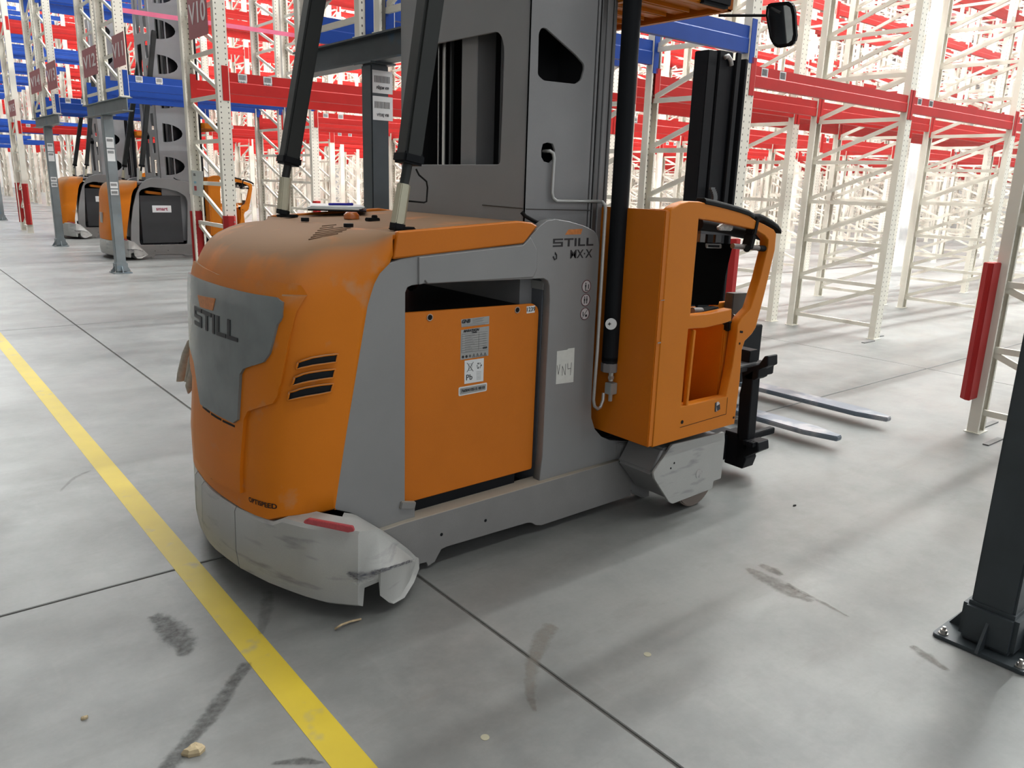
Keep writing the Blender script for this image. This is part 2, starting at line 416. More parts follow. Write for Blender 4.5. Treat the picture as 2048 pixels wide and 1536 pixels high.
# continuous strip luminaires over the aisles, running with the racks; their near ends are added fill
ROWS = [.83, 5.23, 9.45, 13.3, 18.35, 22.75, 27.6, 32.0, 36.4, 40.8, 45.2, 49.6, 54.0]
aisles = [-1.4] + [(a + b) / 2 for a, b in zip(ROWS, ROWS[1:])] + [57, 62]
for k, ay in enumerate(aisles):
    t = thing('strip_light', (3, ay, HROOF - 1.0), None, 'lamp', 'strip lights over the aisles')
    t['label'] = 'long white strip light high above the %s aisle, counted from the right' % (['first', 'second', 'third', 'fourth', 'fifth', 'sixth', 'seventh', 'eighth', 'ninth', 'tenth', 'eleventh', 'twelfth', 'thirteenth', 'fourteenth', 'fifteenth'][k])
    b = MB(); b.box(0 if ay > 14 else -6, 58, ay - .10, ay + .10, HROOF - 1.0, HROOF - .93); b.build('housing', WHITE, t)
    b = MB(); b.box(.1 if ay > 14 else -5.9, 57.9, ay - .08, ay + .08, HROOF - 1.02, HROOF - 1.001); b.build('diffuser', LAMPM, t)
    segs = [(8.0 if k else 13, 20, 112), (20, 58, 42)] + ([(0, 6.5, 60)] if ay > 14 else ([(1.0, 8.0, 30)] if k < 3 else [(1.0, 8.0, 16)]))  # weak near segments are unseen fill, added to brighten truck and near floor
    for x0, x1, pw in segs:
        ld = bpy.data.lights.new('strip_and_fill_lamp', 'AREA'); ld.shape = 'RECTANGLE'; ld.size = x1 - x0; ld.size_y = 0.16
        ld.energy = pw * (x1 - x0) * LAMP; ld.color = (.96, 1, .99)
        lo = bpy.data.objects.new('strip_and_fill_lamp', ld); COL.objects.link(lo); lo.location = ((x0 + x1) / 2 - 3, 0, -0.04); lo.parent = t
# concrete column between the racks
b = MB(); b.box(17.3, 17.75, 8.15, 8.6, 0, HROOF)
# (the photograph shows it white, standing between two frames)
col = structure('column', b, CONC, 'white concrete roof column standing among the racks')

# ------------------------------------------------------------ floor paint, marks, debris
b = MB(); b.box(.790, .890, -2.0, 62, 0.0, 0.0008)
tag(b.build('floor_line', YELLOW), 'long yellow painted line across the grey concrete floor', 'floor marking')
def ribbon(name, label, cat, px_pts, w, mat, z=0.0012, world=False, smooth_=4):
    P = [Vector(p) if world else at(*p, Z=z) for p in px_pts]
    w = w if isinstance(w, (list, tuple)) else [w] * len(P)
    pts = []; ws = []
    n = len(P)
    for i in range(n - 1):
        p0, p1, p2, p3 = P[max(i - 1, 0)], P[i], P[i + 1], P[min(i + 2, n - 1)]
        for k in range(smooth_):
            t = k / smooth_
            pts.append(0.5 * ((2 * p1) + (p2 - p0) * t + (2 * p0 - 5 * p1 + 4 * p2 - p3) * t * t + (3 * p1 - p0 - 3 * p2 + p3) * t ** 3)); ws.append(w[i] * (1 - t) + w[i + 1] * t)
    pts.append(P[-1]); ws.append(w[-1])
    rows = []; edge = []
    for i, p in enumerate(pts):
        d = (pts[min(i + 1, len(pts) - 1)] - pts[max(i - 1, 0)]); d.z = 0; d.normalize(); s_ = Vector((-d.y, d.x, 0))
        rows.append([p + s_ * (ws[i] * q) for q in (-.5, -.22, .22, .5)])
        e = 0 if i in (0, len(pts) - 1) else 1
        edge += [0, e, e, 0]
    mb = MB(); mb.grid(rows); me = mb.mesh(name)
    for p in me.vertices: p.co.z = z
    a = me.attributes.new('edge', 'FLOAT', 'POINT')
    for i, e in enumerate(edge): a.data[i].value = e
    return tag(link_mesh(name, me, mat), label, cat)
ribbon('tyre_mark', 'dark ragged tyre mark beside the yellow line, nearest the left edge', 'stain', [(305, 1228), (328, 1245), (350, 1268), (368, 1290), (366, 1314)], [.05, .10, .13, .10, .04], MARKD)
ribbon('tyre_mark', 'long dark dotted tyre mark running to the yellow line at the bottom', 'stain', [(498, 1322), (470, 1360), (440, 1405), (405, 1450), (370, 1490), (330, 1540), (290, 1590)], [.05, .06, .07, .07, .06, .07, .06], MARKD)
ribbon('tyre_mark', 'curved brown tyre mark crossing the floor joint below the truck', 'stain', [(1107, 1248), (1088, 1270), (1075, 1298), (1065, 1330), (1060, 1365), (1062, 1395), (1070, 1425)], [.08, .085, .075, .06, .05, .04, .015], MARKS)
ribbon('scrape_mark', 'brown scraped patch on the floor right of the truck, the wider streak', 'stain', [(1490, 1135), (1530, 1155), (1575, 1180), (1630, 1205)], [.03, .09, .11, .03], MARKS)
ribbon('scrape_mark', 'short brown scrape above the wider streak right of the truck', 'stain', [(1518, 1128), (1545, 1140), (1565, 1152)], [.04, .07, .03], MARKS)
ribbon('scrape_mark', 'thin brown streak trailing off behind the short scrape', 'stain', [(1570, 1165), (1605, 1185), (1655, 1210), (1700, 1235)], [.03, .03, .02, .01], MARKS)
ribbon('scuff_mark', 'faint dark scuff on the floor just left of the bumper corner', 'stain', [(535, 1180), (533, 1215), (525, 1250), (522, 1270)], [.05, .07, .05, .02], MARKF)
ribbon('scuff_mark', 'faint grey scuff on the floor left of the yellow line', 'stain', [(185, 940), (150, 955), (118, 985)], [.02, .03, .015], MARKF)
ribbon('scuff_mark', 'faint brown smudge on the floor in front of the dark post', 'stain', [(1820, 1290), (1850, 1310), (1900, 1345)], [.03, .06, .02], MARKS)
ribbon('scuff_mark', 'dark smudge against the yellow line at the bottom edge', 'stain', [(540, 1527), (600, 1522), (650, 1526)], [.01, .04, .01], MARKD)
def lump(name, label, px_, r, h, mat, seed, n=11):
    rnd = random.Random(seed); c = at(*px_, Z=0); mb = MB()
    rows = []
    for k, (f, z) in enumerate(((1.0, 0), (1.04, h * .5), (.8, h), (.35, h * 1.15))):
        rows.append([(c.x + math.cos(2 * math.pi * i / n) * r[0] * f * (1 + .22 * math.sin(i * 2.3 + seed)), c.y + math.sin(2 * math.pi * i / n) * r[1] * f * (1 + .22 * math.cos(i * 1.7 + seed)), z + (rnd.random() * .25 * h if z else 0)) for i in range(n)])
    for rr in rows: rr.append(rr[0])
    mb.grid(rows); top = [mb.bm.verts.new(p) for p in rows[-1][:-1]]; mb.bm.faces.new(top)
    return tag(mb.build(name, mat, weld=True), label, 'debris')
lump('crumb', 'ragged brown lump of pressed wood on the floor, largest crumb', (388, 1505), (.027, .020), .016, WOODM, 3)
lump('crumb', 'tiny brown crumb on the floor at lower left', (169, 1437), (.010, .006), .006, WOODM, 5)
lump('crumb', 'tiny dark crumb on the floor right of the truck wheel', (1589, 1012), (.012, .006), .005, BLACKR, 8)
b = MB(); P = [at(x, y, Z=z) for x, y, z in ((670, 1258, .006), (682, 1250, .02), (700, 1243, .012), (722, 1238, .006))]
b.tube(P, .004, 6); tag(b.build('strap_scrap', BROWN, smooth='all'), 'curled scrap of strap on the floor below the bumper notch', 'debris')
for (x, y), lab in (((1295, 1309), 'round yellowish floor plug right of the long joint'), ((970, 1475), 'round pale floor plug left of the long joint')):
    p = at(x, y, Z=0); b = MB(); b.tube([(p.x, p.y, 0), (p.x, p.y, .0012)], .013, 16); tag(b.build('floor_plug', material('plug', (.30, .28, .2), .7)), lab, 'floor plug')

# ------------------------------------------------------------ THE TRUCK
YC = 3.07; YS = 2.50                     # centre line and near side plane
ORI = Vector((1.7, YC, 0))
truck = thing('order_picker_truck', ORI, 'orange and grey high-rack forklift with orange battery, large in the foreground', 'forklift')
T = truck
YH, YBD = 3.0, 2.95                      # middle of the rear hood and of its badge
PLAN = [(0, .940), (.09, .942), (.17, .949), (.27, .960), (.35, .977), (.41, 1.0), (.45, 1.03), (.475, 1.07), (.490, 1.12), (.498, 1.17), (.500, 1.215)]
def lean(z, x):
    t_ = [(0, 0), (.5, 0), (.7, .02), (.9, .04), (1.07, .05), (1.2, .06), (2, .06)]
    for (z0, a0), (z1, a1) in zip(t_, t_[1:]):
        if z <= z1: return (a0 + (a1 - a0) * (z - z0) / (z1 - z0)) * max(0, min(1, (1.12 - x) / .12))
BND = XZ([(667, 1019), (690, 868), (715, 718), (733, 610), (745, 570), (758, 545), (775, 528), (790, 519)], YS)
def xend(z):
    pts = sorted(((b_, a_) for a_, b_ in BND)); 
    if z <= pts[0][0]: return pts[0][1]
    for (z0, x0), (z1, x1) in zip(pts, pts[1:]):
        if z <= z1: return x0 + (x1 - x0) * (z - z0) / (z1 - z0)
    return 1.478
RINGS = [(.352, .012, .004), (.36, 0, 0)] + [(.36 + .74 * k / 10, 0, 0) for k in range(1, 11)] + [(1.14, .004, .001), (1.18, .012, .004), (1.215, .026, .009), (1.25, .05, .017), (1.28, .08, .028), (1.305, .12, .042), (1.325, .17, .06), (1.34, .23, .09), (1.35, .31, .14), (1.357, .40, .24), (1.36, .50, .42)]
rows = []
for z, ri, si in RINGS:
    xe = xend(z) + .004 if z < 1.26 else 1.474
    half = []
    for d, x in PLAN:
        x += lean(z, x)
        half.append((1.5 - (1.5 - x) * (1 - ri / .56), d * (1 - si / .50)))
    last = half[-1]
    half = [(min(x, xe), d) for x, d in half]
    for k in range(1, 7):
        half.append((last[0] + (xe - last[0]) * k / 6 if last[0] < xe else xe, last[1] + (.502 - last[1]) * (k / 6) ** 1.5 * .97))
    zf = lambda d: z - (.022 * max(0, min(1, (.53 - d) / .04)) if z < .37 else 0)
    ring = [(x, YH + d + .14 * max(0, min(1, (x - 1.2) / .25)) * (d / .5), zf(d + .07)) for x, d in reversed(half)] + [(x, YH - d, zf(d + .07)) for x, d in half[1:]]
    rows.append(ring)
hb = MB(); hb.grid(rows)
n_ = len(rows[0]); hb.bm.verts.ensure_lookup_table(); hb.bm.faces.new([hb.bm.verts[(len(rows) - 1) * n_ + k] for k in range(n_)])
hb.bm.normal_update(); hood_bvh = BVHTree.FromBMesh(hb.bm)
hoodm = hb.mesh('rear_hood', smooth=True)
hood = link_mesh('rear_hood', hoodm, HOODM, T)
sol = hood.modifiers.new('thickness', 'SOLIDIFY'); sol.thickness = 0.012; sol.offset = -1
tag(hood, 'orange rear hood with brown dust on top')
def hood_x(y, z):
    h = hood_bvh.ray_cast(Vector((-2, y, z)), VX)
    return h[0].x if h[0] is not None else .94
def on_hood(x, y):
    h = hood_bvh.ray_cast(CAMP, ray(x, y).normalized()); return h
def drape(name, loops_yz, off, mat, parent, step=.05, depth=0.0, bevel=0.0, smooth=True):
    """filled loops in (Y,Z) laid on the rear of the hood, lifted by off"""
    me = curve_mesh(fix([[(-a, b_) for a, b_ in lp] for lp in loops_yz]), 0, 0)
    bm = bmesh.new(); bm.from_mesh(me)
    for v in bm.verts: v.co = Vector((0, -v.co.x, v.co.y))
    bmesh.ops.remove_doubles(bm, verts=bm.verts, dist=1e-5)
    ys = [v.co.y for v in bm.verts]; zs = [v.co.z for v in bm.verts]
    k = math.floor(min(ys) / step)
    while k * step < max(ys):
        bmesh.ops.bisect_plane(bm, geom=bm.verts[:] + bm.edges[:] + bm.faces[:], plane_co=(0, k * step, 0), plane_no=(0, 1, 0)); k += 1
    k = math.floor(min(zs) / step)
    while k * step < max(zs):
        bmesh.ops.bisect_plane(bm, geom=bm.verts[:] + bm.edges[:] + bm.faces[:], plane_co=(0, 0, k * step), plane_no=(0, 0, 1)); k += 1
    NR = {}
    for v in bm.verts:
        h = hood_bvh.ray_cast(Vector((-2, v.co.y, v.co.z)), VX)
        v.co.x = h[0].x if h[0] is not None else .94
        n_ = h[1].copy() if h[0] is not None else -VX
        if n_.x > 0: n_.negate()
        hy = hood_bvh.ray_cast(Vector((-2, YC + (v.co.y - YC) * .97, v.co.z)), VX)
        NR[(round(v.co.y, 4), round(v.co.z, 4))] = n_
    fs = bm.faces[:]
    r = bmesh.ops.extrude_face_region(bm, geom=fs)
    top = [g for g in r['geom'] if isinstance(g, bmesh.types.BMVert)]
    for v in top: v.co += NR.get((round(v.co.y, 4), round(v.co.z, 4)), -VX) * off
    bmesh.ops.recalc_face_normals(bm, faces=bm.faces)
    if bevel:
        ts = set(top); es = [e for e in bm.edges if e.verts[0] in ts and e.verts[1] in ts and len(e.link_faces) == 2 and e.calc_face_angle(0) > .8]
        bmesh.ops.bevel(bm, geom=es, offset=bevel, segments=2, affect='EDGES', clamp_overlap=True)
    for f in bm.faces: f.smooth = True
    for e in bm.edges:
        if len(e.link_faces) == 2 and e.calc_face_angle(0) > .6: e.smooth = False
    out = bpy.data.meshes.new(name); bm.to_mesh(out); bm.free(); bpy.data.meshes.remove(me)
    return link_mesh(name, out, mat, parent)
def hood_yz(px_pts):
    out = []
    for p in px_pts:
        h = on_hood(*p)
        if h[0] is not None: out.append((h[0].y, h[0].z))
        else: q = at(*p, X=.95); out.append((q.y, q.z))
    return out
def mirrored(half): return half + [(2 * YBD - a, b_) for a, b_ in reversed(half)]
# raised centre door of the hood, grey badge and lettering
door_half = hood_yz([(428, 548), (560, 565), (604, 572), (613, 590), (560, 790), (550, 806), (502, 822), (494, 838), (487, 985), (428, 955)])
drape('hood_door', [mirrored(door_half)], .014, HOODM, T, bevel=.008)
badge_half = hood_yz([(428, 566), (562, 596), (572, 604), (570, 632), (548, 706), (537, 723), (498, 737), (491, 748), (486, 838), (478, 845), (428, 818)])
lo_ = hood_yz([(413, 808), (406, 765), (400, 725)])
badge_out = badge_half + lo_ + [(lo_[-1][0] + .10, lo_[-1][1] + .05), (3.34, badge_half[0][1] - .14), (3.36, badge_half[0][1] - .004)]
badge = drape('badge_panel', [badge_out], .024, material('badge plastic', (.15, .165, .165), .22, var=.1, vscale=9, wear=(.19, .20, .20), wscale=5, wlo=.5, whi=.8), T, bevel=.006)
tag(badge, 'dark grey glossy badge panel with raised black word')
rb = hood_yz([(486, 678)])[0]; rt = hood_yz([(452, 641), (452, 668)])
WL = 2 * (YBD - rb[0]) * 1.04; ZB = rt[1][1] - .006; HL = .072
for lp in still_letters():
    drape('letter', [[(YBD + WL / 2 - a * WL, ZB + b_ * HL) for a, b_ in lp]], .027, INK, badge, step=.03)
drape('badge_emblem', [hood_yz([(409, 590), (444, 597), (439, 621), (414, 614)])], .026, LOGOO, badge)
for q in ([(413, 811), (427, 822), (427, 826), (413, 815)], [(430, 825), (450, 837), (450, 841), (430, 829)], [(453, 839), (477, 850), (477, 854), (453, 843)]):
    drape('lower_slot', [hood_yz(q)], .0155, BLACK, T)
me = text_mesh('OPTISPEED', .026, bold=.0007, sx=1.0)
o0 = hood_yz([(522, 1007)])[0]
bm = bmesh.new(); bm.from_mesh(me)
for v in bm.verts:
    y_ = o0[0] - v.co.x; z_ = o0[1] + v.co.y; v.co = Vector((hood_x(y_, z_) - .0022 - abs(v.co.z), y_, z_))
bm.to_mesh(me); bm.free(); link_mesh('lettering', me, INK, T)
# three louvre openings on the near corner
def skin_patch(name, top, bot, off, mat, parent, n=8, rim=None):
    def samp(poly, t):
        t = t * (len(poly) - 1); i = min(int(t), len(poly) - 2); f = t - i
        return (poly[i][0] * (1 - f) + poly[i + 1][0] * f, poly[i][1] * (1 - f) + poly[i + 1][1] * f)
    rows = []
    for j in range(4):
        r_ = []
        for i in range(n + 1):
            a = samp(top, i / n); b_ = samp(bot, i / n); f = j / 3
            h = on_hood(a[0] * (1 - f) + b_[0] * f, a[1] * (1 - f) + b_[1] * f)
            nn = h[1] if h[1].dot(h[0] - CAMP) < 0 else -h[1]
            r_.append(h[0] + nn * off)
        rows.append(r_)
    mb = MB(); mb.grid(rows); o = mb.build(name, mat, parent, smooth='all')
    s_ = o.modifiers.new('t', 'SOLIDIFY'); s_.thickness = .001
    if rim:
        loop = rows[0] + [r[-1] for r in rows[1:]] + rows[-1][::-1][1:] + [r[0] for r in rows[::-1][1:]]
        mb = MB(); mb.tube(loop, rim, 6); mb.build('louvre_rim', HOODM, o, smooth='all')
    return o
for top, bot in (([(596, 723), (620, 714), (650, 709), (672, 707)], [(592, 737), (620, 730), (648, 726), (669, 723)]),
                 ([(589, 753), (612, 744), (645, 739), (667, 737)], [(584, 770), (612, 762), (642, 757), (663, 754)]),
                 ([(581, 783), (605, 774), (640, 768), (663, 766)], [(577, 799), (605, 792), (636, 787), (659, 782)])):
    skin_patch('louvre', top, bot, .0135, BLACK, T, rim=.004)
# ridges and fittings on the hood top
b = MB()
for k in range(9):
    P_ = []
    for f in (0, .33, .67, 1):
        h = on_hood(617 + 4.6 * k + (58 + 4.0 * k) * f, 480 - 4.5 * k - (12 - .6 * k) * f)
        if h[0] is not None: P_.append(h[0] + VZ * .001)
    if len(P_) > 1:
        b = MB(); b.tube(P_, .0030, 5); b.build('vent_rib', material('dusty groove', (.15, .085, .05), .8), T, smooth='all')
def knob(x, y, r, h, z=1.366, name='rubber_stop', mat=BLACK, n=14, dome=False):
    h_ = on_hood(x, y); p = h_[0].copy() if h_[0] is not None and h_[0].z > 1.3 else at(x, y, Z=z); b = MB()
    if dome: b.tube([p, p + VZ * h * .6, p + VZ * h], r, n, rs=[r, r, r * .7])
    else: b.tube([p - VZ * .004, p + VZ * h], r, n)
    return b.build(name, mat, T, bevel=.0015, seg=1, smooth=True)
knob(610, 441, .017, .012); knob(697, 454, .019, .014)
knob(703, 438, .034, .030, name='amber_beacon', mat=AMBER, n=20, dome=True)
for x, y in ((668, 428), (745, 442)):
    p = at(x, y, Z=1.366); b = MB(); b.obox(p + VZ * .006, (.028, 0, 0), (0, .018, 0), (0, 0, .008)); b.obox(p + VZ * .015 + VX * .01, (.010, .006, 0), (-.004, .01, 0), (0, 0, .010)); b.build('latch', BLACKR, T, bevel=.003)

# ---- orange top cover between hood and mast
zt = XZ([(797, 463), (1040, 442), (1064, 445), (1076, 452), (1048, 487), (838, 512), (787, 519)], YS - .006)
plateY('cover_skirt', ORANGE, T, [smooth_poly(zt, .006, 2)], YS - .006, .03, .006)
plateY('cover_skirt', ORANGE, T, [smooth_poly(zt, .006, 2)], 2 * YC - YS - .02, .03, .006)
b = MB(); x0, z0 = 1.478, 1.352; x1, z1 = 2.15, 1.392
b.prism([(x0, YS + .012, z0 - .02), (x1, YS + .012, z1 - .02), (x1, YS + .012, z1 - .004), (x0, YS + .012, z0 + .002)], (0, 2 * (YC - YS) - .024, 0))
b.build('top_cover', HOODM, T, bevel=.004, seg=1)

# ---- near side frame, window lock bar, rail, bay
side = [(667, 1019), (690, 868), (715, 718), (733, 610), (745, 570), (758, 545), (775, 528), (800, 518), (838, 511), (1046, 488), (1060, 474), (1080, 452), (1095, 441), (1112, 438), (1140, 443), (1170, 452),
        (1188, 461), (1196, 472), (1199, 490), (1197, 540), (1190, 660), (1183, 800), (1183, 835), (1190, 858), (1203, 873), (1220, 880), (1262, 884), (1262, 916), (1084, 964), (1078, 967),
        (1085, 912), (1093, 740), (1100, 600), (1099, 572), (1096, 562), (1088, 557), (852, 567), (824, 571), (815, 575), (811, 585), (810, 1000), (810, 1008), (830, 1011), (830, 1035), (815, 1044), (765, 1061), (700, 1026)]
tag(plateY('side_frame', SILVER, T, [XZ(side, YS)], YS, .045, .003), 'grey painted side frame with lettering and stickers')
sf = [o for o in T.children if o.name.startswith('side_frame')][0]
plateY('lock_bar', SILVER, T, [smooth_poly(XZ([(838, 514), (1047, 490), (1062, 474), (1075, 500), (1075, 538), (1067, 555), (855, 568), (850, 560), (848, 568), (838, 570)], YS - .008), .006)], YS - .008, .02, .004)
# far side frame, mirrored shape (seen from other positions)
plateY('side_frame', SILVER, T, [XZ(side, YS)], 2 * YC - YS - .045, .045, .003)
for yy in (YS + .003,): pass
rail = [(745, 1062), (765, 1061), (812, 1045), (1083, 966), (1262, 914), (1262, 990), (1243, 998), (1083, 1051), (1072, 1051), (1063, 1046), (1055, 1046), (893, 1094), (883, 1099), (876, 1112), (870, 1124), (856, 1133), (853, 1125), (840, 1128), (838, 1134), (831, 1140), (760, 1155), (740, 1120)]
YR = YS - .025
rl = plateY('chassis_rail', RAILM, T, [XZ(rail, YR)], YR, .09, .003)
plateY('chassis_rail', RAILM, T, [XZ(rail, YR)], 2 * YC - YR - .09, .09, .003)
for x, y in ((883, 1069), (971, 1041)):
    p = at(x, y, Y=YR); b = MB(); b.tube([(p.x, YR - .0008, p.z), (p.x, YR + .002, p.z)], .007, 12); b.build('bolt_hole', BLACK, rl)
b = MB(); b.box(1.2, 2.62, YS + .07, 2 * YC - YS - .07, .09, .20); b.build('chassis_floor', BLACK, T, bevel=.01)
pb = at(1077, 700, Y=YS + .05)
b = MB(); b.box(pb.x + .004, pb.x + .03, YS + .046, 2 * YC - YS - .046, .2, 1.33); bk = b.build('bay_bulkhead', material('bulkhead paint', (.10, .11, .125), .5), T)
b = MB(); b.box(1.445, 1.465, YS + .046, 2 * YC - YS - .046, .2, 1.33); b.build('bay_bulkhead', BLACK, T)
b = MB(); b.box(1.47, 2.12, YS + .05, 2 * YC - YS - .05, .2, .33); b.build('bay_floor', BLACK, T)
b = MB(); q = [at(x, y, X=pb.x - .001) for x, y in ((1043, 556), (1086, 563), (1086, 580), (1043, 572))]; b.prism(q, (.004, 0, 0)); b.build('bay_sticker', GREYLAB, bk)
b = MB(); b.bar(at(800, 1010, Y=YS - .002), at(829, 1010, Y=YS - .002), .02, .03); b.build('bracket', RAILM, T, bevel=.003)
# battery
YB = YS + .045
bt = XZ([(806, 625.5), (1066, 607), (1076, 614), (1078, 625), (1064, 938), (806, 1008.5)], YB)
x0, x1, z0, z1 = bt[0][0], bt[3][0], bt[5][1], bt[1][1]
b = MB(); b.box(x0 + .004, x1 - .006, YB + .01, 2 * YC - YB, z0 + .01, z1 - .02); bat = b.build('battery', BATT, T, bevel=.004)
tag(bat, 'orange battery box with labels')
plateY('front_panel', BATT, bat, [smooth_poly(bt, .012)], YB, .012, .004)
b = MB(); b.box(x0 + .02, x1 - .02, YB + .03, 2 * YC - YB - .02, z1 - .021, z1 - .012); b.build('cell_top', BLACK, bat)
b = MB(); b.box(x0 + .02, x1 - .008, 2 * YC - YB - .03, 2 * YC - YB, z1 - .02, z1 + .004); b.build('rim', BATT, bat)
for k, (c0, mt) in enumerate((((1.56, 2.62), BLACKR), ((1.62, 2.70), BLACKR), ((1.60, 2.66), material('red cable', (.2, .02, .01), .5)))):
    b = MB(); b.tube([(c0[0] - .08, c0[1], 1.12), (c0[0] - .02, c0[1], 1.20 + .02 * k), (c0[0] + .08, c0[1] + .05, 1.21), (c0[0] + .2, c0[1] + .2, 1.13), (c0[0] + .25, c0[1] + .3, 1.09)], .014, 8); b.build('cable', mt, bat, smooth='all')
for x, y in ((859.5, 635), (1034.5, 620)):
    p = at(x, y, Y=YB); b = MB(); b.tube([(p.x, YB - .0006, p.z), (p.x, YB + .01, p.z)], .0105, 18); h_ = b.build('lifting_hole', BLACK, bat)
    b = MB(); b.tube([(p.x + .0125 * math.cos(a), YB - .001, p.z + .0125 * math.sin(a)) for a in [2 * math.pi * k / 18 for k in range(19)]], .0022, 6, caps=False); b.build('hole_rim', material('bare rim', (.40, .30, .24), .4), h_, smooth='all')
def lab(name, px_, Y, mat, parent, t=.0008): return flatY(name, mat, parent, [XZ(px_, Y)], Y, t)
lb = lab('number_label', [(1053, 613), (1070, 611), (1069, 625), (1053, 627)], YB, WHITE, bat)
tc_ = at(1061.5, 619, Y=YB - .0016); text_on('number', '1239', tc_, VX, VZ, .026, INK, lb, bold=.0002)
lb = lab('maker_label', [(922, 639), (978.5, 632), (978, 648), (923, 654.5)], YB, GREYLAB, bat)
text_on('lettering', 'GNB', at(931.5, 643, Y=YB - .0016), VX, VZ, .020, INK, lb, bold=.0010, shear=.3)
def lines(name, segs, Y, parent, w=.0012, mat=None):
    lp = []
    for a, b_ in segs:
        p, q = at(*a, Y=Y), at(*b_, Y=Y); lp += stroke([(p.x, p.z), (q.x, q.z)], w)
    return flatY(name, mat or material('fine print', (.10, .10, .10), .5), parent, lp, Y, .0004)
lines('fine_print', [((945, 638.5 + 2.2 * k), (968 - 3 * (k % 2), 635.6 + 2.2 * k)) for k in range(4)] + [((925, 650), (976, 644.5)), ((925, 653), (970, 648))], YB - .0010, lb, .0009)
lb = lab('data_label', [(922, 660), (978, 652), (976.5, 711), (920.5, 720)], YB, GREYLAB, bat)
text_on('lettering', 'MARATHON', at(942.5, 661, Y=YB - .0016), VX, VZ, .0135, INK, lb, bold=.0007, shear=.3)
text_on('lettering', 'Classic', at(949, 664.3, Y=YB - .0016), VX, VZ, .009, INK, lb, bold=.0003)
lines('fine_print', [((924, 669 + 4.6 * k), (975, 662.5 + 4.6 * k)) for k in range(9)] + [((930, 671.5 + 4.6 * k), (930 + 20 - (k * 7) % 9, 669 + 4.6 * k)) for k in range(8)] + [((965, 668 + 4.6 * k), (972, 667 + 4.6 * k)) for k in range(6)] + [((924, 669), (923, 706)), ((958, 665), (957, 700))], YB - .0010, lb, .0009)
text_on('lettering', 'GNB', at(969.5, 695.5, Y=YB - .0016), VX, VZ, .010, INK, lb, bold=.0006, shear=.3)
def icons(px_, Y, r, parent):
    for k, (x, y) in enumerate(px_):
        p = at(x, y, Y=Y)
        if k < 3: flatY('pictogram', INK if k != 2 else material('fine print', (.1, .1, .1)), parent, [disc(p.x, p.z, r * .8, 12)], Y, .0004)
        else:
            tri = [(p.x - r, p.z - r * .8), (p.x + r, p.z - r * .8), (p.x, p.z + r)]
            lp = []; 
            for i in range(3): lp += stroke([tri[i], tri[(i + 1) % 3]], .0012)
            lp.append([(p.x - .001, p.z - r * .5), (p.x + .001, p.z - r * .5), (p.x + .001, p.z + r * .3), (p.x - .001, p.z + r * .3)])
            flatY('pictogram', INK, parent, lp, Y, .0004)
icons([(926, 714), (933, 713), (940, 712), (947.5, 711), (955, 710), (962.5, 709), (970, 708.5)], YB - .0010, .0075, lb)
icons([(2000, 2000)] * 3 + [(970.5, 659.5)], YB - .0010, .006, lb) if False else None
lb = lab('recycling_label', [(929, 721.5), (967.5, 716), (966.5, 762), (928.5, 768)], YB, WHITE, bat)
text_on('lettering', 'Pb', at(938.5, 755, Y=YB - .0016), VX, VZ, .034, INK, lb)
c_ = at(940, 734, Y=YB); s_ = .016
bins = stroke([(c_.x - s_, c_.z + s_ * 1.2), (c_.x + s_, c_.z - s_ * 1.2)], .002) + stroke([(c_.x - s_, c_.z - s_ * 1.2), (c_.x + s_, c_.z + s_ * 1.2)], .002)
bins += stroke([(c_.x - .009, c_.z + .013), (c_.x - .007, c_.z - .013), (c_.x + .007, c_.z - .013), (c_.x + .009, c_.z + .013), (c_.x - .009, c_.z + .013)], .0012)
flatY('crossed_bin', INK, lb, bins, YB - .001, .0004)
c_ = at(958, 731, Y=YB); lp = []
for k in range(3):
    a = math.radians(90 + 120 * k); 
    for d0, d1 in ((-40, 25),):
        p0 = (c_.x + .013 * math.cos(a + math.radians(d0)), c_.z + .013 * math.sin(a + math.radians(d0))); p1 = (c_.x + .013 * math.cos(a + math.radians(d1)), c_.z + .013 * math.sin(a + math.radians(d1)))
        q0 = (c_.x + .008 * math.cos(a + math.radians(d0)), c_.z + .008 * math.sin(a + math.radians(d0))); q1 = (c_.x + .008 * math.cos(a + math.radians(d1)), c_.z + .008 * math.sin(a + math.radians(d1)))
        lp += stroke([p0, p1, q1, q0, p0], .0011)
    lp.append([(c_.x + .015 * math.cos(a + .45), c_.z + .015 * math.sin(a + .45)), (c_.x + .006 * math.cos(a + .45), c_.z + .006 * math.sin(a + .45)), (c_.x + .012 * math.cos(a + .9), c_.z + .012 * math.sin(a + .9))])
flatY('recycling_symbol', INK, lb, lp, YB - .001, .0004)
lines('fine_print', [((953, 744 + 3 * k), (962, 742.7 + 3 * k)) for k in range(6)], YB - .001, lb, .0009)
p0 = XZ([(917, 775), (974, 765), (973, 781.5), (917, 792.5)], YB)
lb = flatY('serial_plate', WHITE, bat, [smooth_poly(p0, .006)], YB, .0012)
cx = sum(p[0] for p in p0) / 4; cz = sum(p[1] for p in p0) / 4
flatY('plate_face', GREYLAB, lb, [[(cx + (a - cx) * .93, cz + (b_ - cz) * .74) for a, b_ in smooth_poly(p0, .006)]], YB - .0012, .0005)
text_on('lettering', '7600410515 0010', (cx, YB - .0022, cz), VX, VZ, .0165, INK, lb, bold=.0005)
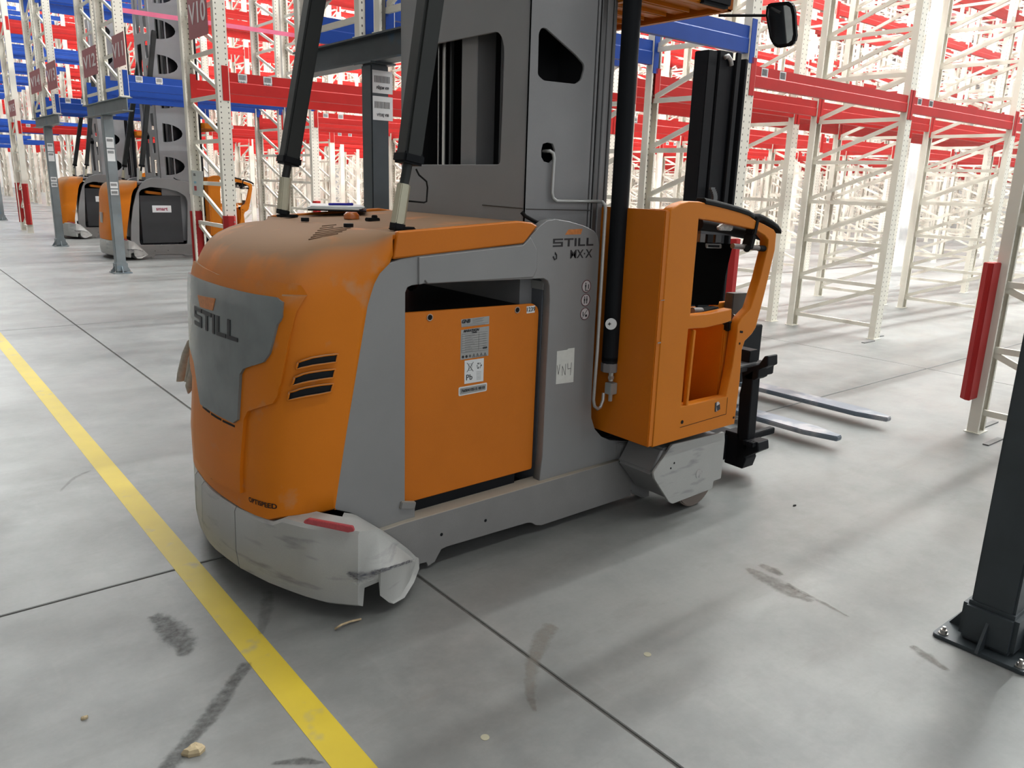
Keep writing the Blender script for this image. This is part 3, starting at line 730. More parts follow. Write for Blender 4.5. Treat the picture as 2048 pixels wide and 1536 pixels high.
# lettering and stickers on the side frame
YT = YS - .0008
p0, p1, p2 = at(1105.5, 494, Y=YS), at(1186.5, 488, Y=YS), at(1106, 477.5, Y=YS)
for lp in still_letters():
    flatY('letter', INK, sf, [[(p0.x + a * (p1.x - p0.x), p0.z + b_ * (p2.z - p0.z)) for a, b_ in lp]], YS)
flatY('emblem', LOGOO, sf, [XZ([(1130, 469.5), (1161.5, 468.5), (1165, 457.5), (1137, 459)], YS)], YS)
text_on('lettering', 'MX·X', at(1162, 508.5, Y=YT), VX, VZ, .052, INK, sf, bold=.0004, sx=1.05)
pp = [at(x, y, Y=YT) for x, y in ((1106.5, 513), (1109, 519), (1113, 517), (1113, 510), (1110.5, 505), (1111, 509))]
b = MB(); b.tube(pp, .0035, 8); b.build('hook_pictogram', INK, sf, smooth='all')
for (x, y), kd in (((1172.5, 572.5), 0), ((1171, 600), 1), ((1169.5, 627.5), 2)):
    p = at(x, y, Y=YS); st = flatY('warning_sticker', material('sticker white', (.50, .46, .46), .5), sf, [disc(p.x, p.z, .0275, 24)], YS, .0006)
    b = MB(); b.tube([(p.x + .0265 * math.cos(a), YS - .001, p.z + .0265 * math.sin(a)) for a in [2 * math.pi * k / 24 for k in range(25)]], .0016, 6, caps=False); b.build('sticker_ring', material('sticker red', (.10, .012, .02), .5), st, smooth='all')
    Z_ = []
    def man(cx, s_): return [disc(cx, p.z + .013 * s_, .0035, 8), [(cx - .004, p.z - .004), (cx + .004, p.z - .004), (cx + .004, p.z + .008), (cx - .004, p.z + .008)], [(cx - .003, p.z - .016), (cx - .0005, p.z - .016), (cx - .0005, p.z - .003), (cx - .003, p.z - .003)], [(cx + .0005, p.z - .016), (cx + .003, p.z - .016), (cx + .003, p.z - .003), (cx + .0005, p.z - .003)]]
    if kd == 0: Z_ = man(p.x - .004, 1) + [[(p.x + .011, p.z - .012), (p.x + .016, p.z - .012), (p.x + .016, p.z + .008), (p.x + .011, p.z + .008)], [(p.x - .008, p.z - .02), (p.x + .012, p.z - .02), (p.x + .012, p.z - .017), (p.x - .008, p.z - .017)]]
    elif kd == 1: Z_ = man(p.x - .007, 1) + man(p.x + .007, 1)
    else: Z_ = stroke([(p.x - .015, p.z - .017), (p.x + .015, p.z + .018)], .0025) + [[(p.x + .002, p.z - .014), (p.x + .014, p.z - .014), (p.x + .014, p.z - .004), (p.x + .002, p.z - .004)], [(p.x - .014, p.z - .008), (p.x - .009, p.z - .008), (p.x - .009, p.z + .01), (p.x - .014, p.z + .01)]]
    flatY('pictogram', INK, st, Z_, YS - .0006, .0004)
nt_ = flatY('paper_note', PAPER, sf, [XZ([(1114, 702.5), (1134, 699.5), (1137, 697), (1149, 695.5), (1146.5, 764), (1111.5, 768.5)], YS)], YS, .0008)
hw = []
for pl in ([(1114, 731), (1116.5, 749), (1119.5, 729)], [(1124, 751), (1124.5, 732), (1130, 750), (1131, 728)], [(1135, 727), (1135.5, 738), (1141.5, 736.5)], [(1142.5, 725), (1140.5, 750)]):
    hw += stroke(XZ(pl, YS), .0022)
flatY('handwriting', INK, nt_, hw, YS - .0008, .0003)

# ---- rear bumper in three sections
def bump_pts(d):
    """outer plan of the bumper at lateral distance d from the centre: x, at bottom and at top"""
    tab = [(0, .925, .925), (.08, .930, .928), (.23, .950, .945), (.38, .995, .985), (.53, 1.06, 1.05), (.63, 1.12, 1.11), (.695, 1.19, 1.19)]
    for (d0, a0, b0), (d1, a1, b1) in zip(tab, tab[1:]):
        if d <= d1:
            f = (d - d0) / (d1 - d0); return a0 + (a1 - a0) * f, b0 + (b1 - b0) * f
    return tab[-1][1], tab[-1][2]
def bumper_mesh(stations, name):
    """stations: (yb, xb, zb, yt, xt, zt, inner y, inner x, inner z)"""
    rows = []
    for s_ in stations:
        xb, yb, zb, xt, yt, zt, xi, yi, zi = s_[:9]
        mid = s_[9:] if len(s_) > 9 else ((xb + xt) / 2 - .008, (yb + yt) / 2 - (.004 if yb < YC else -.004), zb + .09)
        rows.append([(xi + .02, yi, zb + .02), (xb + .02, yb, zb), (xb, yb, zb + .012), mid, (xt, yt, zt - .012), (xt + .008, yt + (.004 if yt < YC else -.004), zt), (xi, yi, zi)])
    mb = MB(); mb.grid(rows)
    for r_ in (0, -1):
        n = len(rows[0]); vs = [mb.bm.verts[:][(0 if r_ == 0 else (len(rows) - 1) * n) + k] for k in range(n)]
        mb.bm.faces.new(vs)
    mb.bm.verts.ensure_lookup_table(); n = len(rows[0])
    for i in range(len(rows) - 1):
        vs = mb.bm.verts; mb.bm.faces.new((vs[i * n], vs[(i + 1) * n], vs[(i + 1) * n + n - 1], vs[i * n + n - 1]))
    return mb
def stat(d, sgn, zb=.07, zt=.332, inset=.10):
    xb, xt = bump_pts(d); y = YH - sgn * d
    return (xb, y, zb, xt, y, zt, xt + inset, y + (sgn * min(inset * .3, d * .1)), zt + .006)
for ds in ((.224, .13, .03, -.04, -.098), (-.104, -.16, -.222)):
    mb = bumper_mesh([stat(abs(d), 1 if d > 0 else -1, .075 - .01 * abs(d)) for d in ds], 'bumper_section'); mb.build('bumper_section', BUMPM, T, smooth=True)
def corner(sgn):
    st = [stat(d, 1, .072 - .05 * (d - .23), .332 + .024 * max(0, min(1, (d - .43) / .045))) for d in (.230, .31, .39, .43, .475, .55, .62)]
    Y_ = lambda y: y
    tail_px = [((700, 1215, 2.318), (700, 1062, 2.325), (688, 1025, 2.477)), ((716, 1216, 2.295), (716, 1065, 2.300), (703, 1027, 2.477)),
               ((719, 1179, 2.290), (722, 1064, 2.303), (712, 1030, 2.477)), ((757, 1163, 2.270), (752, 1060, 2.320), (740, 1046, 2.477)),
               ((760, 1197, 2.265), (757, 1062, 2.325), (745, 1049, 2.477)), ((778, 1211, 2.262), (775, 1074, 2.340), (767, 1062, 2.474)),
               ((800, 1206, 2.272), (800, 1091, 2.362), (793, 1080, 2.465)), ((819, 1168, 2.305), (820, 1106, 2.385), (815, 1097, 2.460)), ((830, 1140, 2.370), (831, 1117, 2.400), (829, 1112, 2.440))]
    mid_px = [(700, 1146, 2.303), (716, 1150, 2.283), (722, 1150, 2.281), (757, 1140, 2.262), (762, 1139, 2.260), (778, 1134, 2.260), (800, 1127, 2.280), (819, 1120, 2.320), (832, 1124, 2.385)]
    tailp = []
    for (bq_, tq_, iq_), mq_ in zip(tail_px, mid_px):
        p0_ = at(bq_[0], bq_[1], Y=mq_[2] + .012); p1_, p2_ = [at(q_[0], q_[1], Y=q_[2]) for q_ in (tq_, iq_)]; pm_ = at(mq_[0], mq_[1], Y=mq_[2])
        tailp.append((p0_.x, p0_.y, max(p0_.z, .03), p1_.x, p1_.y, p1_.z, p2_.x, p2_.y, p2_.z, pm_.x, pm_.y, pm_.z))
    st += tailp
    if sgn < 0: st = [tuple(2 * YH - v if j_ % 3 == 1 else v for j_, v in enumerate(s_)) for s_ in st]
    return bumper_mesh(st, 'bumper_corner')
for sgn in (1, -1):
    o = corner(sgn).build('bumper_corner', BUMPM, T, smooth=True)
    if sgn == 1: tag(o, 'scuffed grey bumper corner with red reflector'); bc = o
b = MB(); q = [(608, 1042), (618, 1037), (706, 1053), (709, 1062), (697, 1064), (655, 1055), (610, 1046)]
pl = [at(x, y, Y=None, Z=.355) if False else at(x, y, Y=2.305 + (709 - x) / 100 * .10) for x, y in q]
b.prism([p + Vector((-.006, -.006, .001)) for p in pl], (.012, .012, 0)); b.build('reflector', REFL, bc, bevel=.002)

# scraped paint along the crease of the near corner
def scrape(px_, w, mat, name='scrape_mark'):
    rows = []; edge = []
    for i, (x, y, Y_) in enumerate(px_):
        p = at(x, y, Y=Y_); o_ = Vector((-.003, -.005, 0))
        rows.append([p + o_ + VZ * (w[i] * q) for q in (-.5, -.2, .2, .5)]); e = 0 if i in (0, len(px_) - 1) else 1; edge += [0, e, e, 0]
    m_ = MB(); m_.grid(rows); me = m_.mesh(name); a_ = me.attributes.new('edge', 'FLOAT', 'POINT')
    for i, e in enumerate(edge): a_.data[i].value = e
    return link_mesh(name, me, mat, bc)
SCR = mark_material('scraped bumper', (.06, .06, .08), .35, .6, 38, .85, (1, 1, 3)); SCW = mark_material('bare plastic', (.5, .5, .48), .42, .6, 45, .8, (1, 1, 4))
scrape([(680, 1143, 2.325), (700, 1148, 2.302), (716, 1152, 2.281), (740, 1147, 2.270), (762, 1140, 2.259), (778, 1135, 2.259), (800, 1128, 2.279), (819, 1121, 2.319), (832, 1120, 2.375)], [.01, .035, .055, .045, .03, .025, .02, .02, .02], SCR)
scrape([(690, 1158, 2.318), (705, 1163, 2.300), (718, 1166, 2.284), (745, 1156, 2.270), (765, 1150, 2.261)], [.01, .025, .03, .02, .01], SCW)
# ---- the paper and pen, glove
hp = at(712, 419, Z=1.385)
paper = thing('paper_stack', (1.93, 3.62, 1.36), 'white papers on a black clipboard lying on the orange hood', 'papers')
def flat_quad(x, y, w, h, a, z0, z1):
    ca, sa = math.cos(a), math.sin(a)
    return [(x + ca * i * w / 2 - sa * j * h / 2, y + sa * i * w / 2 + ca * j * h / 2, z0) for i, j in ((-1, -1), (1, -1), (1, 1), (-1, 1))], (0, 0, z1 - z0)
CX_, CY_ = 1.83, 3.62
b = MB(); b.prism(*flat_quad(CX_, CY_, .27, .40, -.5, 1.390, 1.396)); b.build('clipboard', BLACK, paper, bevel=.002)
for k in range(3):
    b = MB(); b.prism(*flat_quad(CX_ - .012 + .006 * k, CY_ + .012 * k, .25, .38, -.5 + .07 * (k - 1), 1.397 + .005 * k, 1.401 + .005 * k)); b.build('sheet', WHITE if k else PAPER, paper)
b = MB(); b.tube([(CX_ - .07, CY_ - .04, 1.417), (CX_ + .055, CY_ - .03, 1.417)], .006, 10); b.tube([(CX_ + .03, CY_ - .0315, 1.417), (CX_ + .062, CY_ - .0295, 1.417)], .007, 10)
tag(b.build('pen', BLUEPEN, smooth=True), 'blue ballpoint pen lying on the white papers', 'pen')
gl = at(378, 735, X=1.0)
def glove():
    root = thing('work_glove', at(390, 690, X=1.02), 'dirty grey cotton glove hanging at the left edge of the rear hood', 'glove')
    for pts, w in (([(392, 668), (383, 682), (374, 705), (364, 745), (361, 762)], [.012, .03, .034, .034, .03]), ([(391, 690), (384, 715), (379, 745), (373, 763)], [.012, .026, .026, .018]), ([(391, 700), (387, 740), (382, 770), (377, 787)], [.014, .03, .04, .006])):
        b = MB(); P_ = [at(x, y, X=1.02 + .012 * len(w) * 0) for x, y in pts]
        rows = []
        for p, ww in zip(P_, w):
            rows.append([p + VX * (ww * .62 * math.cos(a)) + VY * (ww * .45 * math.sin(a)) for a in [2 * math.pi * k / 10 for k in range(11)]])
        b.grid(rows); b.build('finger', CLOTH, root, smooth='all', weld=True)
    return root
glove()

# ---- mast
XM, YM = 2.15, 2.585; ZTOP = 4.6
MW = 2 * (YC - YM)
hole = YZ([(833, 329), (848, 180), (853, 92), (880, 86), (995, 63), (1004, 74), (1008, 95), (1008, 120), (1000, 329)], XM)
lt = at(800, 200, X=XM)
outer = [(YM, 1.30), (2 * YC - YM, 1.30), (2 * YC - YM, ZTOP), (YM, ZTOP)]
hole2 = [(YM + .16, 2.55), (2 * YC - YM - .16, 2.45), (2 * YC - YM - .16, 3.2), (YM + .16, 3.2)]
mast = tag(plateX('mast_back_plate', MASTM, T, [outer, smooth_poly(hole, .02), hole2], XM, .012, .002), 'grey mast plate with a tall window')
nh = XZ([(1076, 150), (1078, 66), (1083, 56), (1092, 56), (1152, 110), (1168, 128), (1169, 138), (1163, 160), (1152, 168), (1088, 161)], YM)
nh2 = XZ([(1083, 300), (1086, 288), (1096, 285), (1106, 288), (1110, 300), (1108, 318), (1100, 326), (1088, 323), (1083, 314)], YM)
xr = at(1181, 300, Y=YM).x
sp = [(XM, 1.30), (xr, 1.30), (xr, ZTOP), (XM, ZTOP)]
nh3 = [(XM + .06, 2.75), (XM + .32, 2.75), (XM + .32, 2.95), (XM + .06, 3.15)]
plateY('mast_side_plate', MASTM, T, [sp, smooth_poly(nh, .01), nh2, nh3], YM, .012, .002)
plateY('mast_side_plate', MASTM, T, [sp, smooth_poly(nh, .01), nh3], 2 * YC - YM - .012, .012, .002)
b = MB(); b.box(XM + .34, XM + .36, YM + .02, 2 * YC - YM - .02, 1.2, ZTOP); b.build('mast_inner_plate', MASTIN, T)
b = MB(); b.box(XM + .01, xr - .02, 2 * YC - YM - .14, 2 * YC - YM - .12, 1.3, ZTOP); b.box(XM + .03, xr - .02, YM + .20, YM + .215, 1.3, ZTOP); b.build('mast_inner_web', MASTIN, T)
w0 = YZ([(924, 200), (955, 200)], XM + .06); w1 = YZ([(875, 200), (880, 200)], XM + .05)
def upright_bar(name, ya, yb, xa, xb, mat, z0=1.25, z1=ZTOP, bevel=.003): b = MB(); b.box(xa, xb, min(ya, yb), max(ya, yb), z0, z1); return b.build(name, mat, T, bevel=bevel, seg=1)
upright_bar('mast_column', w0[0][0], w0[1][0], XM + .055, XM + .16, MASTM)
upright_bar('lift_chain', w1[0][0], w1[0][0] - .006, XM + .05, XM + .06, CHROME)
w2 = YZ([(884, 200), (889, 200)], XM + .05); upright_bar('lift_chain', w2[0][0], w2[1][0], XM + .05, XM + .06, CHROME)
w3 = YZ([(898, 200), (901, 200)], XM + .1); upright_bar('mast_rail', w3[0][0], w3[1][0], XM + .1, XM + .12, STEELG)
w4 = YZ([(972, 200), (976, 200)], XM + .14); upright_bar('mast_rail', w4[0][0], w4[1][0], XM + .14, XM + .16, STEELG)
b = MB(); b.box(XM + .004, xr, YM + .004, YM + .010, 1.425, 1.431); b.build('weld_seam', BLACK, T) if False else None
# weld lines and cover seam drawn as thin proud strips
weld = material('weld dirt', (.05, .045, .04), .7)
for q in ([(965, 410), (1048, 417), (1120, 421), (1187, 421)],):
    P_ = [at(q[0][0], q[0][1], X=XM - .001), at(1046, 417, X=XM - .001)]
    b = MB(); b.tube(P_, .003, 5); b.build('weld_seam', weld, mast)
    b = MB(); b.tube([at(1052, 418, Y=YM - .001), at(1187, 421, Y=YM - .001)], .002, 5); b.build('weld_seam', weld, mast)
b = MB(); b.box(XM + .02, xr + .02, YM + .03, 2 * YC - YM - .03, .3, 1.42); b.build('mast_foot', MASTM, T)
# rear cables looping at the near foot
b = MB(); b.tube([at(1043, 424, Y=YM - .02), at(1050, 432, Y=YM - .03), at(1068, 442, Y=YM - .03), at(1090, 452, Y=YM - .02)], .008, 8); b.build('cable', BLACKR, T, smooth='all')
# mast profiles on the near side, nested I sections
x_ = xr
prof = [(x_ + .001, x_ + .008, YM + .01, BLACK), (x_ + .008, x_ + .020, YM - .002, MASTM), (x_ + .020, x_ + .025, YM + .01, BLACK), (x_ + .025, x_ + .050, YM - .006, STEELG), (x_ + .050, x_ + .055, YM + .01, BLACK), (x_ + .055, x_ + .088, YM - .008, MASTM), (x_ + .088, x_ + .106, YM - .014, STEELG)]
for sy in (YM + .0125, 2 * YC - YM - .0125):
    b = MB(); b.tube([(XM + .0125, sy, 1.3), (XM + .0125, sy, ZTOP)], .0125, 16); b.build('mast_corner', MASTM, T, smooth=True)
for xa, xb, ya, mt in prof: upright_bar('mast_profile', ya, YM + .10, xa, xb, mt, .28)
for xa, xb, ya, mt in prof: upright_bar('mast_profile', 2 * YC - ya, 2 * YC - YM - .10, xa, xb, mt, .28)
# pipe on the side plate
pp = [at(1086, 303, Y=YM + .02), at(1100, 302, Y=YM - .014), at(1106, 306, Y=YM - .016), at(1108, 316, Y=YM - .016), at(1104, 385, Y=YM - .016), at(1106, 396, Y=YM - .018), at(1113, 402, Y=YM - .02), at(1195, 403, Y=YM - .02)]
tail = [at(x, y, Y=2.44) for x, y in ((1205, 404), (1210, 410), (1211, 420), (1203, 560), (1195, 700), (1187, 800), (1189, 812), (1195, 818), (1201, 814), (1206, 800), (1207, 786))]
b = MB(); b.tube(pp + tail, .0075, 10); b.build('hydraulic_pipe', PIPE, T, smooth='all')
# lift cylinder
CXc, CYc = 2.590, 2.455
b = MB(); b.tube([(CXc, CYc, .765), (CXc, CYc, ZTOP)], .0385, 24); cy = b.build('lift_cylinder', BLACK, T, smooth=True)
b = MB(); b.tube([(CXc, CYc, .755), (CXc, CYc, .768), (CXc, CYc, .785)], .0385, 24, rs=[.036, .0385, .0385]); b.build('collar', BLACK, cy, smooth=True)
b = MB(); b.tube([(CXc, CYc, .715), (CXc, CYc, .757)], .041, 8); b.build('end_cap', material('cap grey', (.16, .15, .15), .45), cy, bevel=.002)
b = MB(); b.tube([(CXc - .008, CYc - .02, .675), (CXc - .008, CYc - .02, .72)], .012, 8); b.tube([(CXc - .008, CYc - .02, .685), (CXc - .008, CYc - .02, .70)], .0155, 6); b.build('hose_union', CHROME, cy, bevel=.001)
b = MB(); b.box(CXc - .030, CXc + .012, CYc - .045, CYc - .005, .615, .668); v_ = b.build('valve_block', material('zinc', (.36, .38, .37), .35, metal=.4), cy, bevel=.002)
b = MB(); b.tube([(CXc + .012, CYc - .025, .642), (CXc + .028, CYc - .025, .642)], .008, 8); b.tube([(CXc - .009, CYc - .025, .580), (CXc - .009, CYc - .025, .615)], .010, 6); b.build('hose_union', PIPE, cy, bevel=.001)
p = at(1221, 648, Y=CYc - .037)
b = MB(); b.tube([(p.x + .003, p.y, p.z), (p.x + .002, p.y - .0015, p.z)], .026, 24); st = b.build('round_sticker', WHITE, cy)
b = MB(); b.obox((p.x - .008, p.y - .0022, p.z + .001), (.009, 0, 0), (0, .0004, 0), (0, 0, .002)); b.obox((p.x - .008, p.y - .0022, p.z + .001), (.002, 0, 0), (0, .0004, 0), (0, 0, .007)); b.obox((p.x + .012, p.y - .0022, p.z - .004), (.006, 0, 0), (0, .0004, 0), (0, 0, .013)); b.build('pictogram', INK, st)

# ---- the two slanted struts
for yb, yt_, nm in ((2.60, 2.60, 'near'), (3.52, 3.52, 'far')):
    if nm == 'near': A, Bp, Cp, Dp = at(795, 452, Y=yb), at(808, 368, Y=yb), at(817, 322, Y=yb), at(861, 0, Y=yb)
    else: A, Bp, Cp, Dp = at(566, 424, Y=yb), at(571, 355, Y=yb), at(577, 325, Y=yb), at(630, 0, Y=yb)
    d = (Dp - Cp).normalized(); E_ = Cp + d * 2.3
    b = MB(); b.bar(Cp, E_, .075, .075, up=VX, w2=.085, h2=.085); s1 = b.build('strut', STRUTM, T, bevel=.010)
    b = MB(); b.bar(Cp - d * .012, Cp + d * .03, .088, .088, up=VX); b.build('strut_collar', BLACK, s1, bevel=.008)
    b = MB(); b.tube([Bp, Cp], .018, 12); b.build('strut_rod', STRUTM, s1, smooth=True)
    b = MB(); b.tube([A + (Bp - A) * .0, Bp], .027, 6, rs=[.029, .027]); b.build('adjuster_bar', BRASSY, s1, bevel=.003)
    b = MB(); b.tube([A - d * .012, A + d * .012], .031, 6); b.build('adjuster_nut', BLACK, s1, bevel=.003)
    b = MB(); b.obox((A.x + .02, A.y - .0, 1.366), (.045, 0, 0), (0, .026, 0), (0, 0, .006)); b.build('strut_socket', BLACKR, s1, bevel=.004)
b = MB(); b.tube([at(832, 338, Y=2.62), at(838, 350, Y=2.62), at(853, 363, Y=2.62), at(855, 375, Y=2.64), at(853, 403, Y=2.64), at(848, 405, Y=2.64), at(815, 402, Y=2.64)], .0035, 6); b.build('loose_wire', BLACKR, T, smooth='all')

# ---- operator cab
YN = 2.20; YFAR = 2 * YC - YN
XW = at(1342, 430, Y=YN).x
ztop_w = at(1342, 420, Y=YN).z; zbot_w = at(1305, 895, Y=YN).z
out = [(1305, 895), (1342, 421), (1350, 414), (1362, 407), (1378, 402.5), (1398, 403), (1445, 414), (1488, 427), (1500, 432), (1510, 440), (1530, 449), (1548, 459), (1553, 468), (1550, 500), (1530, 585), (1512, 655), (1504, 668), (1490, 682), (1484, 700), (1480, 760), (1469, 848)]
inn = [(1398, 437), (1440, 444), (1497, 456), (1512, 460), (1530, 471), (1537, 480), (1536, 496), (1520, 560), (1502, 617), (1484, 636), (1476, 650), (1474, 672), (1465, 733), (1453, 793), (1363, 813), (1370, 730), (1377, 658), (1410, 656), (1445, 648), (1463, 642), (1464, 618), (1445, 622), (1418, 627.5), (1381, 631)]
pl_out = XZ(out, YN); pl_in = XZ(inn, YN)
cabm = material('cab orange', (0.55, 0.165, 0.006), 0.42, spec=0.25, var=0.04, grain=0.08, bump=.15)
def cab_plate(yf):
    o = plateY('cab_side_frame', cabm, T, [pl_out, pl_in], yf, .050, .004); return o
c1 = cab_plate(YN); cab_plate(YFAR - .05)
tag(c1, 'orange cab side frame with large openings')
b = MB(); b.box(XW - .03, XW + .002, YN + .004, YFAR - .004, zbot_w + .004, ztop_w - .002); b.build('cab_rear_wall', ORANGE, T, bevel=.004)
b = MB(); b.box(XW, XW + .07, YN + .05, YN + .12, zbot_w, ztop_w); b.build('cab_post', cabm, T)
xf = at(1460, 800, Y=YN).x; zf0 = at(1460, 850, Y=YN).z
b = MB(); b.box(XW, xf + .03, YN + .03, YFAR - .03, zbot_w - .01, zbot_w + .06); b.build('cab_floor', BLACK, T, bevel=.004)
# front wall of the cab behind the lower opening, and inner pieces
zc = at(1420, 650, Y=YN).z
b = MB(); b.grid([[(XW + .10 + .52 * (k / 8), YN + .42 - .10 * math.sin(math.pi * k / 8 * .5), z) for k in range(9)] for z in (zbot_w + .05, zc + .02)]); o = b.build('cab_inner_panel', ORANGE, T, smooth='all'); o.modifiers.new('t', 'SOLIDIFY').thickness = .01
b = MB(); b.box(xf - .02, xf + .03, YN + .06, YFAR - .06, zbot_w + .05, zc - .02); b.build('cab_front_wall', ORANGE, T, bevel=.006)
j0, j1 = at(1368, 812, Y=YN + .01), at(1384, 660, Y=YN + .01)
b = MB(); b.bar(j0 + VX * .01, j1 + VX * .01, .02, .02, up=VX); b.build('jamb_strip', cabm, T, bevel=.003)
# sill seam, sticker and screws
fy = YN - .0006
flatY('seam', BLACK, c1, stroke(XZ([(1360, 855), (1452, 828), (1455, 795)], YN), .0025), YN)
p = at(1434.5, 813, Y=YN); st = flatY('round_sticker', material('sticker white', (.5, .46, .46)), c1, [[(p.x + .019 * math.cos(a), p.z + .024 * math.sin(a)) for a in [2 * math.pi * k / 20 for k in range(20)]]], YN)
flatY('pictogram', INK, st, [XZ(q, YN) for q in ([(1430, 806), (1433, 804), (1432, 824), (1429, 823)], [(1433, 812), (1439, 808), (1440, 818), (1434, 822)])], YN - .0008)
for x, y in ((1364, 844), (1481, 663.5), (1479, 687), (1467, 835), (1484, 664)):
    p = at(x, y, Y=YN); b = MB(); b.tube([(p.x, YN - .002, p.z), (p.x, YN + .002, p.z)], .006 if x != 1364 else .009, 10); b.build('screw', BLACK, c1)
flatY('chip', material('chip', (.25, .22, .2)), c1, stroke(XZ([(1322, 601), (1329, 600)], YN), .003) + stroke(XZ([(1316, 686), (1321, 685)], YN), .006), YN)
# padded arm rests
def pad(pts, nm='padded_rail', w=.058, r=.012):
    P_ = [at(x, y, Y=YN + .025) for x, y in pts]; b = MB()
    rows = []
    for p in P_: rows.append([p + VY * (w / 2 * cy_) + VZ * (h_) for cy_, h_ in ((-1, -.010), (-1, .006), (-.7, .016), (.7, .016), (1, .006), (1, -.010), (-1, -.010))])
    b.grid(rows)
    for r_ in (rows[0], rows[-1]): b.bm.faces.new([b.bm.verts.new(q) for q in r_[:-1]])
    b.build(nm, BLACKR, T, bevel=.002, seg=1, smooth=True, weld=True)
    b = MB()
    return None
pad([(1401, 403), (1420, 407), (1445, 413), (1470, 420), (1490, 427), (1500, 433)])
pad([(1505, 440), (1511, 434), (1520, 437), (1536, 446), (1548, 455), (1553, 463)])
b = MB(); b.bar(at(1508, 437, Y=YN + .02), at(1501, 470, Y=YN + .02), .05, .03); b.build('gate_post', BLACKR, T, bevel=.006)
b = MB(); b.bar(at(1501, 470, Y=YN + .02), at(1494, 497, Y=YN + .02), .05, .032, w2=.05, h2=.03); b.tube([at(1494, 497, Y=YN), at(1494, 497, Y=YN + .07)], .018, 12); b.build('gate_hinge', BLACKR, T, bevel=.004)
b = MB(); b.tube([at(1465, 492, Y=YN + .02), at(1526, 497, Y=YN + .02)], .0125, 14); b.build('grab_bar', material('bar brown steel', (.14, .12, .11), .35, metal=.4), T, smooth=True)
b = MB(); b.tube([at(1517, 496.3, Y=YN + .02), at(1528, 497.2, Y=YN + .02)], .0145, 14); b.build('bar_cap', BLACKR, T, smooth=True)
b = MB(); b.tube([at(1396, 448, Y=YN + .10), at(1440, 455, Y=YN + .10), at(1500, 467, Y=YN + .10)], .030, 14); b.build('backrest_roll', BLACKR, T, smooth=True)
b = MB(); b.bar(at(1396, 464, Y=YN + .10), at(1535, 473, Y=YN + .10), .03, .014); b.build('support_rail', material('rail dark', (.05, .05, .055), .4), T, bevel=.002)
b = MB(); b.bar(at(1500, 460, Y=YN + .10), at(1534, 474, Y=YN + .03), .06, .008, up=VY); b.build('gate_plate', BLACK, T)
b = MB(); q = [at(x, y, Y=YN + .052) for x, y in ((1438, 455), (1447, 448), (1460, 447), (1468, 453), (1465, 462), (1441, 461))]; b.prism(q, (0, .02, 0)); b.build('plastic_cover', material('clear cover', (.35, .34, .32), .3, wear=(.55, .53, .5), wscale=60, wlo=.5, whi=.6), T, bevel=.004)
for k, (x0_, x1_) in enumerate(((1397, 1408), (1412, 1424), (1428, 1440))):
    b = MB(); b.box(at(x0_, 475, Y=YN + .3).x, at(x1_, 475, Y=YN + .3).x, YN + .29, YN + .31, at(1410, 486, Y=YN + .3).z, at(1410, 464, Y=YN + .3).z); b.build('console_block', (STEELG, BLACK, MASTIN)[k], T, bevel=.002)
# clipboard hanging in the cab
cb = thing('clipboard', at(1420, 550, Y=YN + .14), 'black clipboard with steel clip hanging in the orange cab', 'clipboard')
qs = [at(x, y, Y=YN + .14) for x, y in ((1396, 484), (1463, 488), (1465, 494), (1437, 610), (1383, 610), (1388, 560))]
b = MB(); b.prism(qs, (0, .006, 0)); b.build('board', material('clipboard black', (.004, .004, .004), .8, spec=0.0), cb, bevel=.001)
q = [at(x, y, Y=YN + .135) for x, y in ((1412, 487), (1444, 488), (1444, 497), (1413, 496))]; b = MB(); b.prism(q, (0, .008, 0)); b.build('clip', CHROME, cb, bevel=.003)
q = [at(x, y, Y=YN + .131) for x, y in ((1418, 490), (1439, 490.5), (1439, 495), (1418, 494.5))]; b = MB(); b.prism(q, (0, .003, 0)); b.build('clip_slot', BLACK, cb)
# console by the lower edge of the opening
b = MB(); b.tube([at(1384, 622, Y=YN + .12), at(1402, 622, Y=YN + .12)], .018, 12); b.build('console_knob', material('knob grey', (.12, .10, .09), .5), T, smooth=True)
b = MB(); b.bar(at(1398, 628, Y=YN + .12), at(1430, 618, Y=YN + .12), .06, .03); b.build('console_block', BLACKR, T, bevel=.006)
b = MB(); b.prism([at(x, y, Y=YN + .16) for x, y in ((1425, 607), (1462, 603), (1465, 622), (1430, 624))], (0, .03, 0)); b.build('console_panel', cabm, T, bevel=.003)
b = MB(); b.prism([at(x, y, Y=YN + .10) for x, y in ((1468, 587), (1497, 586), (1493, 630), (1463, 630))], (0, .05, 0)); b.build('control_box', material('grey box', (.05, .055, .055), .45), T, bevel=.003)
b = MB(); b.tube([at(1464, 633, Y=YN + .06), at(1482, 636, Y=YN + .06)], .013, 12); b.build('grab_bar', material('bar brown steel', (.14, .12, .11)), T, smooth=True)
b = MB(); b.bar(at(1450, 652, Y=YN + .06), at(1476, 645, Y=YN + .06), .04, .05); b.build('control_foot', BLACKR, T, bevel=.005)

